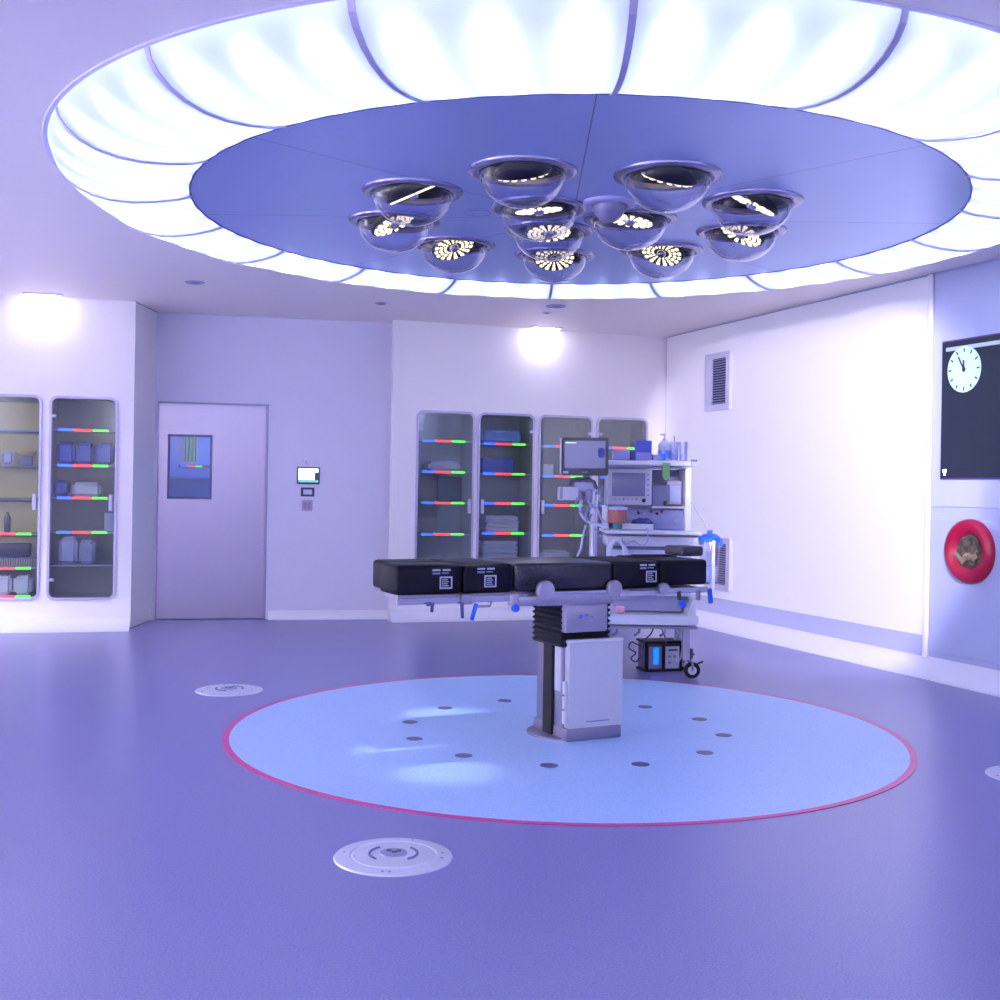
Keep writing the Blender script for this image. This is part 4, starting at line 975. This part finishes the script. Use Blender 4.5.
castor(lx, 0.0); castor(lx, 0.40); castor(L(600, 640)[0], 0.0); castor(L(600, 640)[0], 0.40)
# cables under the tray
def cable(nm, label, pts3, r, m, top=True, parent=None, cat='cable'):
    # smooth the path
    P = [Vector(p) for p in pts3]; out = []
    for i in range(len(P) - 1):
        a0, a1, a2, a3 = P[max(i - 1, 0)], P[i], P[i + 1], P[min(i + 2, len(P) - 1)]
        for k in range(6):
            t_ = k / 6
            out.append(0.5 * ((2 * a1) + (a2 - a0) * t_ + (2 * a0 - 5 * a1 + 4 * a2 - a3) * t_ ** 2 + (3 * a1 - a0 - 3 * a2 + a3) * t_ ** 3))
    out.append(P[-1])
    o = MB().tube(out, r, 7).build(nm, m, parent, smooth=60)
    if not parent: tag(o, label, cat)
    return o
def P3(u, v, y): return tuple(at_y(u, v, y))
def PL(u, v, y): p = at_y(u, v, YF + y); return (p.x - MCX, y, p.z)
cable('cable', '', [PL(654, 627, 0.1), PL(651, 634, 0.12), PL(645, 640, 0.16), PL(643, 648, 0.22)], 0.006, DARK, parent=am)
cable('cable', '', [PL(661, 627, 0.1), PL(665, 636, 0.14), PL(667, 645, 0.2)], 0.006, DARK, parent=am)
cable('cable', '', [PL(675, 627, 0.1), PL(682, 640, 0.14), PL(681, 656, 0.2), PL(677, 664, 0.25), PL(672, 660, 0.27)], 0.006, OFFW, parent=am)
cable('cable', '', [PL(690, 500, 0.1), PL(700, 515, 0.05), PL(708, 528, 0.0), PL(711, 540, -0.01), PL(710, 552, 0.0)], 0.006, GREYP, parent=am)
# black power box under the trolley
pbc = at_z(659, 671.5, 0)
pb = thing('power_unit', 'black framed box with a blue light standing under the trolley', 'power unit', (pbc.x + 0.035, pbc.y, 0.0), math.radians(14))
MB().b2(-0.14, 0.15, 0.0, 0.2, 0.012, 0.225, 0.006).build('box_body', DARK, pb)
MB().b2(0.015, 0.135, -0.006, 0.0, 0.025, 0.20, 0.003).build('front_panel', OFFW, pb)
MB().b2(-0.125, -0.015, -0.004, 0.0, 0.025, 0.20, 0.003).build('side_panel', MIDGREY, pb)
MB().b2(-0.085, -0.045, -0.012, -0.004, 0.06, 0.19, 0.006).build('blue_lamp', mat('blue_glow', (0.0, 0.15, 0.8), emit=(0.0, 0.17, 1.0), estr=0.8), pb)
for i in range(2):
    for j in range(2): MB().cyl((0.05 + 0.045 * i, -0.006, 0.07 + 0.05 * j), (0.05 + 0.045 * i, -0.009, 0.07 + 0.05 * j), 0.012, n=14).build('socket', MIDGREY, pb)
MB().b2(0.04, 0.115, -0.008, -0.005, 0.165, 0.178).build('name_strip', DARK, pb)
for x in (-0.145, 0.0, 0.145):
    MB().b2(x - 0.012, x + 0.012, -0.010, 0.01, 0.0, 0.235, 0.003).build('frame_post', RUBBER, pb)
MB().b2(-0.157, 0.157, -0.010, 0.205, 0.225, 0.242, 0.003).b2(-0.157, 0.157, -0.010, 0.205, 0.0, 0.014, 0.003).build('frame_rail', RUBBER, pb)
cable('cable', 'tangle of dark cable on the left of the black power box', [P3(640, 646, 9.2), P3(632, 642, 9.18), P3(629, 648, 9.2), P3(636, 653, 9.2), P3(631, 658, 9.22), P3(636, 662, 9.22), P3(640, 657, 9.22)], 0.006, DARK)

# ---- on the machine's top shelf
TZ = L(648, 460)[1]
def on_top(u, y): return Vector((at_y(u, 455, YF + y).x, YF + y, TZ + 0.001))
def topbox(nm, label, cat, u0, u1, v0, v1, y0, d, m, z=None, bev=0.006, group=None):
    x0 = at_y(u0, 455, YF + y0).x; x1 = at_y(u1, 455, YF + y0).x
    hgt = (v1 - v0) * (YF + y0) / F
    o = MB().b2(-(x1 - x0) / 2, (x1 - x0) / 2, 0, d, 0, hgt, bev).build(nm, m, smooth=40)
    o.location = ((x0 + x1) / 2, YF + y0, (z if z is not None else TZ) + 0.001); return tag(o, label, cat, group)
topbox('glove_box', 'pale lilac glove box at the left end of the machine\'s top shelf', 'box', 614, 630, 450.5, 460, 0.04, 0.14, mat('lilac_card', (0.38, 0.37, 0.72), 0.6))
gb = topbox('glove_box', 'flat lilac box under the deep blue box on the machine', 'box', 636, 652.5, 452.5, 460, 0.04, 0.14, mat('lilac_card_dark', (0.30, 0.30, 0.66), 0.6))
topbox('glove_box', 'deep blue box stacked on the flat lilac box', 'box', 636.5, 652, 440, 452, 0.05, 0.12, mat('deep_blue_card', (0.08, 0.10, 0.52), 0.6), z=TZ + 8 * (YF + 0.04) / F * 0.95)
topbox('small_box', 'small dark blue box between the two lilac boxes', 'box', 631, 635.5, 452, 460, 0.05, 0.08, mat('navy_card', (0.04, 0.05, 0.34), 0.6))
topbox('tissue_box', 'low lilac box right of the stacked boxes', 'box', 653.5, 663, 454.5, 460, 0.03, 0.12, mat('lilac_card2', (0.40, 0.40, 0.75), 0.6))
t = thing('pump_bottle', 'white pump bottle of hand disinfectant on the machine', 'bottle', on_top(664.5, 0.14))
MB().lathe([(0, 0), (0.045, 0), (0.05, 0.01), (0.05, 0.12), (0.03, 0.15), (0.015, 0.155), (0.015, 0.17), (0, 0.17)], 24).build('bottle_body', PWHITE, t, smooth=40)
MB().cyl((0, 0, 0.165), (0, 0, 0.2), 0.007, n=10).b2(-0.035, 0.012, -0.01, 0.01, 0.198, 0.212, 0.004).build('pump_head', PWHITE, t)
MB().lathe([(0.0505, 0.02), (0.0515, 0.03), (0.0515, 0.07), (0.0505, 0.08)], 24).build('label_band', LBLUE, t, smooth=40)
t = thing('spray_can', 'clear tube with a bright blue cap in front of the pump bottle', 'tube', on_top(663.5, 0.04))
MB().lathe([(0, 0), (0.02, 0), (0.022, 0.035), (0.015, 0.05), (0, 0.052)], 18).build('cap', mat('bright_blue_cap', (0.02, 0.25, 0.85), 0.3), t, smooth=40)
MB().lathe([(0.012, 0.05), (0.012, 0.10), (0, 0.102)], 14).build('tube_body', PACK, t, smooth=40)
for u, lab in ((674.5, 'clear plastic beaker with a pen, left of two on the machine'), (683.5, 'clear plastic beaker at the right end of the machine shelf')):
    t = thing('beaker', lab, 'beaker', on_top(u, 0.1), 0, 'clear beakers on the machine')
    MB().lathe([(0, 0.004), (0.028, 0.004), (0.033, 0.145), (0.035, 0.147), (0.035, 0.141), (0.031, 0.0), (0, 0)], 24).build('beaker_wall', BAGGL, t, smooth=50)
    MB().lathe([(0, 0.006), (0.0275, 0.006), (0.029, 0.06), (0, 0.062)], 20).build('contents', PACK, t, smooth=40)
o = MB().tube([(0, 0, 0), (-0.012, 0, 0.13)], 0.004, 8).build('pen', DARK); o.location = on_top(675.5, 0.10) + Vector((0, 0, 0.064)); tag(o, 'dark pen standing in the left clear beaker', 'pen')
t = thing('hook_dish', 'small lilac dish clipped to the right end of the top shelf', 'dish', (at_y(694.5, 455, YF + 0.1).x, YF + 0.1, TZ - 0.045))
MB().lathe([(0, 0), (0.03, 0.002), (0.045, 0.04), (0.048, 0.04), (0.035, 0.0), (0, -0.004)], 20).build('dish_bowl', mat('lilac_dish', (0.45, 0.45, 0.75), 0.4), t, smooth=40)
MB().b2(-0.05, -0.028, -0.012, 0.012, 0.0, 0.012).build('clip', GREYP, t)
o = MB().box((0, 0, 0.0), (0.05, 0.01, 0.02), 0.003).build('small_syringe', DARK); o.location = (at_y(694.5, 453, YF + 0.1).x, YF + 0.1, TZ + 0.0); tag(o, 'small dark object lying in the clipped lilac dish', 'syringe')
x, z = at_y(666.5, 463, YF - 0.004).x, 0
tg = MB().prism([(-0.028, 0), (0.028, 0), (0.028, -0.10), (0.0, -0.135), (-0.028, -0.11)], -0.004, 0.0).build('hanging_tag', GREEN); tg.location = (x, YF - 0.003, L(666, 463)[1]); tag(tg, 'green tag hanging from the machine\'s top shelf', 'tag')

# ---- on its worktop
WZ = L(650, 529.5)[1]
def on_work(u, y): return Vector((at_y(u, 528, YF + y).x, YF + y, WZ + 0.001))
t = thing('tray', 'white tray on the machine\'s worktop', 'tray', on_work(636, -0.04))
MB().grid(-0.135, 0.135, 0.0, 0.042, [], -0.012, 0.0).build('tray_front', PWHITE, t)
MB().b2(-0.135, 0.135, 0.0, 0.13, 0.0, 0.006).b2(-0.135, -0.129, 0, 0.13, 0.006, 0.042).b2(0.129, 0.135, 0, 0.13, 0.006, 0.042).b2(-0.129, 0.129, 0.124, 0.13, 0.006, 0.042).build('tray_base', PWHITE, t)
mb = MB(); rnd = random.Random(3)
bmesh.ops.create_icosphere(mb.bm, subdivisions=3, radius=1.0)
for v in mb.bm.verts:
    n_ = v.co.normalized(); v.co = Vector((n_.x * 0.085, n_.y * 0.045, n_.z * 0.038)) * (1 + 0.12 * math.sin(9 * n_.x + 4 * n_.z))
o = mb.build('breathing_mask', mat('dark_blue_rubber', (0.05, 0.05, 0.22), 0.5), smooth=60); o.location = on_work(642, 0.025) + Vector((0, 0, 0.048)); tag(o, 'dark blue breathing mask lying in the white tray', 'mask')
t = thing('suction_jar', 'orange-tinted jar on a teal foot at the machine\'s left side', 'jar', on_work(617.5, -0.06))
MB().lathe([(0, 0), (0.035, 0), (0.038, 0.03), (0.03, 0.045), (0, 0.045)], 20).build('foot', TEAL, t, smooth=40)
MB().lathe([(0, 0.045), (0.066, 0.046), (0.072, 0.055), (0.072, 0.145), (0.066, 0.15), (0, 0.15)], 28).build('jar_body', ORANGE, t, smooth=40)
MB().lathe([(0.074, 0.148), (0.076, 0.165), (0.03, 0.175), (0, 0.175)], 28).build('jar_lid', PACK, t, smooth=40)
o = cable('breathing_hose', 'thin clear hose looping below the machine\'s worktop', [P3(622, 535, 8.80), P3(624, 545, 8.78), P3(634, 541, 8.77), P3(642, 546, 8.77), P3(648, 540, 8.79), P3(647, 528, 8.82)], 0.006, GREYP, cat='hose')
pk = MB().box((0, 0, 0.03), (0.07, 0.06, 0.055), 0.016).build('cloth_pad', PINK, smooth=40); q = at_y(620, 611, YF - 0.03); pk.location = (q.x, YF - 0.06, bz1 + 0.001); tag(pk, 'small pink cloth pad on the trolley\'s white base tray', 'cloth')

# ---- suction canister on the right side
sx_, sz_ = at_y(710, 540, 8.9).x, at_y(710, 540, 8.9).z
sc_ = thing('suction_canister', 'clear suction canister with blue lid hanging right of the machine', 'canister', (sx_, 8.9, 0.0))
zt = sz_
MB().lathe([(0.055, zt - 0.33), (0.065, zt - 0.32), (0.08, zt), (0.078, zt + 0.005), (0, zt + 0.005)], 28).build('canister_body', BAGGL, sc_, smooth=50)
MB().lathe([(0, zt - 0.32), (0.055, zt - 0.32), (0.062, zt - 0.2), (0, zt - 0.2)], 24).build('liner', PACK, sc_, smooth=40)
MB().lathe([(0.084, zt - 0.01), (0.086, zt + 0.02), (0.05, zt + 0.045), (0.02, zt + 0.05), (0.02, zt + 0.075), (0, zt + 0.08)], 28).build('lid', BLUE, sc_, smooth=40)
MB().b2(0.06, 0.095, -0.02, 0.02, zt - 0.05, zt + 0.012, 0.006).build('lid_clip', BLUE, sc_)
MB().b2(0.002, 0.026, -0.095, -0.075, zt - 0.42, zt - 0.0, 0.004).build('holder_strip', PWHITE, sc_)
MB().b2(-0.17, 0.0, -0.01, 0.03, zt - 0.34, zt - 0.315, 0.004).build('holder_arm', STEEL, sc_)

# ------------------------------------------------------------------ monitor on a pole
MY = 8.75
pole_x = at_y(593, 530, MY).x
ms = thing('monitor_stand', 'black patient monitor on a slim pole left of the machine', 'monitor', (pole_x, MY, 0))
def ML(u, v): p = at_y(u, v, MY); return p.x - pole_x, p.z
MB().cyl((0, 0, 0.06), (0, 0, ML(593, 480)[1]), 0.014, n=14).build('pole', PWHITE, ms, smooth=40)
for k in range(5):
    a = 2 * PI * k / 5 + 0.3
    ft = MB().tube([(0, 0, 0.085), (0.10 * math.cos(a), 0.10 * math.sin(a), 0.08), (0.2 * math.cos(a), 0.2 * math.sin(a), 0.06)], 0.014, 8).build('leg', STEEL, ms)
    MB().lathe([(0, -0.012), (0.024, -0.012), (0.026, 0), (0.024, 0.012), (0, 0.012)], 16, (0.2 * math.cos(a), 0.2 * math.sin(a), 0.026), (math.sin(a), -math.cos(a), 0)).build('castor', RUBBER, ft, smooth=40)
mcx, mcz = ML(584.7, 456.8)
x0, z1 = ML(561.5, 437.5); x1, z0 = ML(608, 476)
mh = bpy.data.objects.new('monitor_head', None)
bpy.data.objects.remove(mh)
ROT = (0, math.radians(-0.6), math.radians(5))
w, h = x1 - x0, z1 - z0
hd = MB().prism(rr(w, h, 0.018, 4), 0.0, 0.055).build('monitor_housing', mat('monitor_black', (0.02, 0.02, 0.05), 0.35), ms, smooth=40, loc=(mcx, -0.06, mcz), rot=ROT)
MB().b2(-w / 2 - 0.006, -w / 2 + 0.004, 0.008, 0.05, -h / 2 + 0.01, h / 2 - 0.005, 0.003).build('side_rim', OFFW, hd)
scm = MB().b2(-w / 2 + 0.022, w / 2 - 0.024, -0.004, 0.002, -h / 2 + 0.055, h / 2 - 0.024).build('screen', mat('monitor_screen', (0.16, 0.17, 0.32), 0.2, emit=(0.35, 0.38, 0.72), estr=0.07), hd)
MB().b2(-w / 2 + 0.03, -w / 2 + 0.11, -0.0052, -0.004, h / 2 - 0.043, h / 2 - 0.036).build('screen_text', mat('screen_text_glow', (0.5, 0.8, 0.9), emit=(0.45, 0.75, 0.95), estr=0.6), scm)
MB().prism(rr(0.05, 0.075, 0.02, 4, w / 2 - 0.055, 0.03), -0.0055, -0.004).build('screen_figure', mat('screen_figure_blue', (0.03, 0.04, 0.25), 0.4), scm)
MB().b2(-w / 2 + 0.012, -w / 2 + 0.05, -0.003, 0.002, -h / 2 + 0.014, -h / 2 + 0.034).build('badge', LBL, hd)
MB().b2(-0.02, 0.02, -0.003, 0.002, -h / 2 + 0.022, -h / 2 + 0.03).build('maker_mark', LBLG, hd)
a_ = [ML(570, 485), ML(571, 481), ML(577, 479), ML(588, 479), ML(594, 482), ML(596, 489)]
MB().tube([(x, -0.03, z) for x, z in a_], 0.014, 9).build('carry_handle', DARK, ms, smooth=60)
x, z = ML(583, 487); MB().b2(x - 0.06, x + 0.08, -0.03, 0.05, z - 0.035, z + 0.035, 0.012).build('mount_bracket', GREYP, ms, smooth=40)
x, z = ML(583, 496); MB().b2(x - 0.05, x - 0.01, -0.05, 0.03, z - 0.03, z + 0.035, 0.008).b2(x + 0.02, x + 0.07, -0.04, 0.03, z - 0.03, z + 0.05, 0.008).build('bracket_arm', MIDGREY, ms, smooth=40)
MB().tube([(ML(584, 478)[0], 0.01, ML(584, 478)[1]), (ML(585, 486)[0], 0.03, ML(585, 486)[1]), (0, 0, ML(593, 492)[1])], 0.02, 10).build('neck', STEEL, ms)
x, z = ML(568, 493.5)
bx_ = MB().b2(x - 0.075, x + 0.075, -0.06, 0.05, z - 0.05, z + 0.05, 0.008).build('module_box', OFFW, ms, smooth=40)
MB().b2(x - 0.065, x - 0.04, -0.063, -0.06, z - 0.04, z + 0.045).build('module_face', MIDGREY, bx_)
MB().tube([(x + 0.07, 0, z + 0.0), (x + 0.12, 0.0, z - 0.01), (0, 0, ML(593, 503)[1])], 0.01, 8).build('module_arm', STEEL, ms)
x, z = ML(600, 493); MB().lathe([(0, -0.06), (0.03, -0.06), (0.034, 0.04), (0.02, 0.055), (0, 0.055)], 20, (x, -0.01, z)).build('flow_bottle', BAGGL, ms, smooth=50)
MB().tube([(x, -0.01, z), (0, 0, z - 0.005)], 0.008, 8).build('bottle_clamp', STEEL, ms)
# loops of tubing
for i, (pts_, r_, m_) in enumerate([([(582, 500), (580, 508), (583, 517), (590, 522), (600, 525), (609, 527)], 0.012, PACK), ([(588, 500), (592, 506), (598, 510), (601, 518), (606, 523)], 0.009, GREYP),
                                    ([(578, 497), (576, 505), (582, 512), (590, 509), (594, 504)], 0.008, BAGGL), ([(586, 525), (583, 536), (581, 548), (577, 557)], 0.008, PACK), ([(590, 508), (586, 514), (588, 521), (592, 514)], 0.008, MIDGREY)]):
    labs = ['pale ventilator hose looping from monitor pole to machine', 'grey hose running beside the monitor pole', 'clear tube coiled under the monitor bracket', 'thin pale tube hanging in front of the third cabinet', 'small grey loop of tube wound on the monitor pole']
    cable('tubing', labs[i], [P3(u, v, MY - 0.07 - 0.012 * i) for u, v in pts_], r_, m_, cat='hose')
x, z = ML(599, 545)
MB().prism(rr(0.06, 0.2, 0.025, 4, x, z), -0.02, 0.02).build('drain_bag', BAGGL, ms, smooth=50)
MB().tube([(x, 0, z + 0.1), (0, 0, z + 0.13)], 0.006, 8).build('bag_hook', STEEL, ms)

# ------------------------------------------------------------------ lights
def light(nm, kind, loc, energy, col, rot=None, target=None, **kw):
    ld = bpy.data.lights.new(nm, kind); ld.energy = energy; ld.color = col
    for k, v in kw.items(): setattr(ld, k, v)
    o = bpy.data.objects.new(nm, ld); COL.objects.link(o); o.location = loc
    if target is not None: o.rotation_euler = (Vector(target) - Vector(loc)).to_track_quat('-Z', 'Y').to_euler()
    elif rot: o.rotation_euler = rot
    return o
# projector on the ceiling out of frame that washes the right wall
light('wall_projector', 'SPOT', (1.5, 2.6, 3.0), 1600, (0.86, 0.80, 1.0), target=(2.90, 10.94, 1.35), spot_size=math.radians(30), spot_blend=0.35, use_square=True, shadow_soft_size=0.12).scale = (0.72, 1, 1)
# beams of three domed lamps on the floor
for (i, uv, e) in ((6, (446, 716), 190), (5, (405, 751), 170), (10, (446, 773), 110)):
    r, a = LAMPS[i]; q = at_z(*uv, 0)
    light('lamp_beam', 'SPOT', (CX + r * math.cos(a), CY + r * math.sin(a), ZD - 0.20), e, (0.85, 0.9, 1.0), target=q, spot_size=math.radians(13), spot_blend=1.0, shadow_soft_size=0.03)
# blue room beyond the door
q = WD.at(0.9, 1.0, 2.6)
light('next_room_lamp', 'AREA', q, 16, (0.08, 0.30, 1.0), rot=(0, 0, 0), size=0.8)
# fill panel added on the unseen ceiling behind the camera to brighten the room
nl = thing('fill_panel_light', 'added square fill light on the unseen ceiling behind the viewer', 'ceiling light', (-1.5, 0.6, CEIL))
MB().b2(-0.6, 0.6, -0.6, 0.6, -0.03, 0.0, 0.005).build('frame', PWHITE, nl)
MB().b2(-0.55, 0.55, -0.55, 0.55, -0.036, -0.03).build('diffuser', mat('fill_panel_glow', (0.9, 0.9, 1), emit=(0.62, 0.64, 1.0), estr=2.5), nl)

w_ = bpy.data.worlds.new('World'); sc.world = w_; w_.use_nodes = True
w_.node_tree.nodes['Background'].inputs[0].default_value = (0.5, 0.5, 0.9, 1); w_.node_tree.nodes['Background'].inputs[1].default_value = 0.02

# ------------------------------------------------------------------ camera
cd = bpy.data.cameras.new('Camera'); cam = bpy.data.objects.new('Camera', cd); COL.objects.link(cam)
cd.sensor_fit = 'HORIZONTAL'; cd.sensor_width = 36; cd.lens = F / 1000 * 36
cam.location = (0, 0, CAMH); cam.rotation_euler = (math.radians(90), -ROLL, 0)
cd.shift_y = V0 / 1000; cd.clip_start = 0.05
sc.camera = cam
sc.view_settings.view_transform = 'Standard'; sc.view_settings.look = 'None'
sc.view_settings.gamma = 1; sc.view_settings.use_curve_mapping = False
sc.view_settings.exposure = 0.98
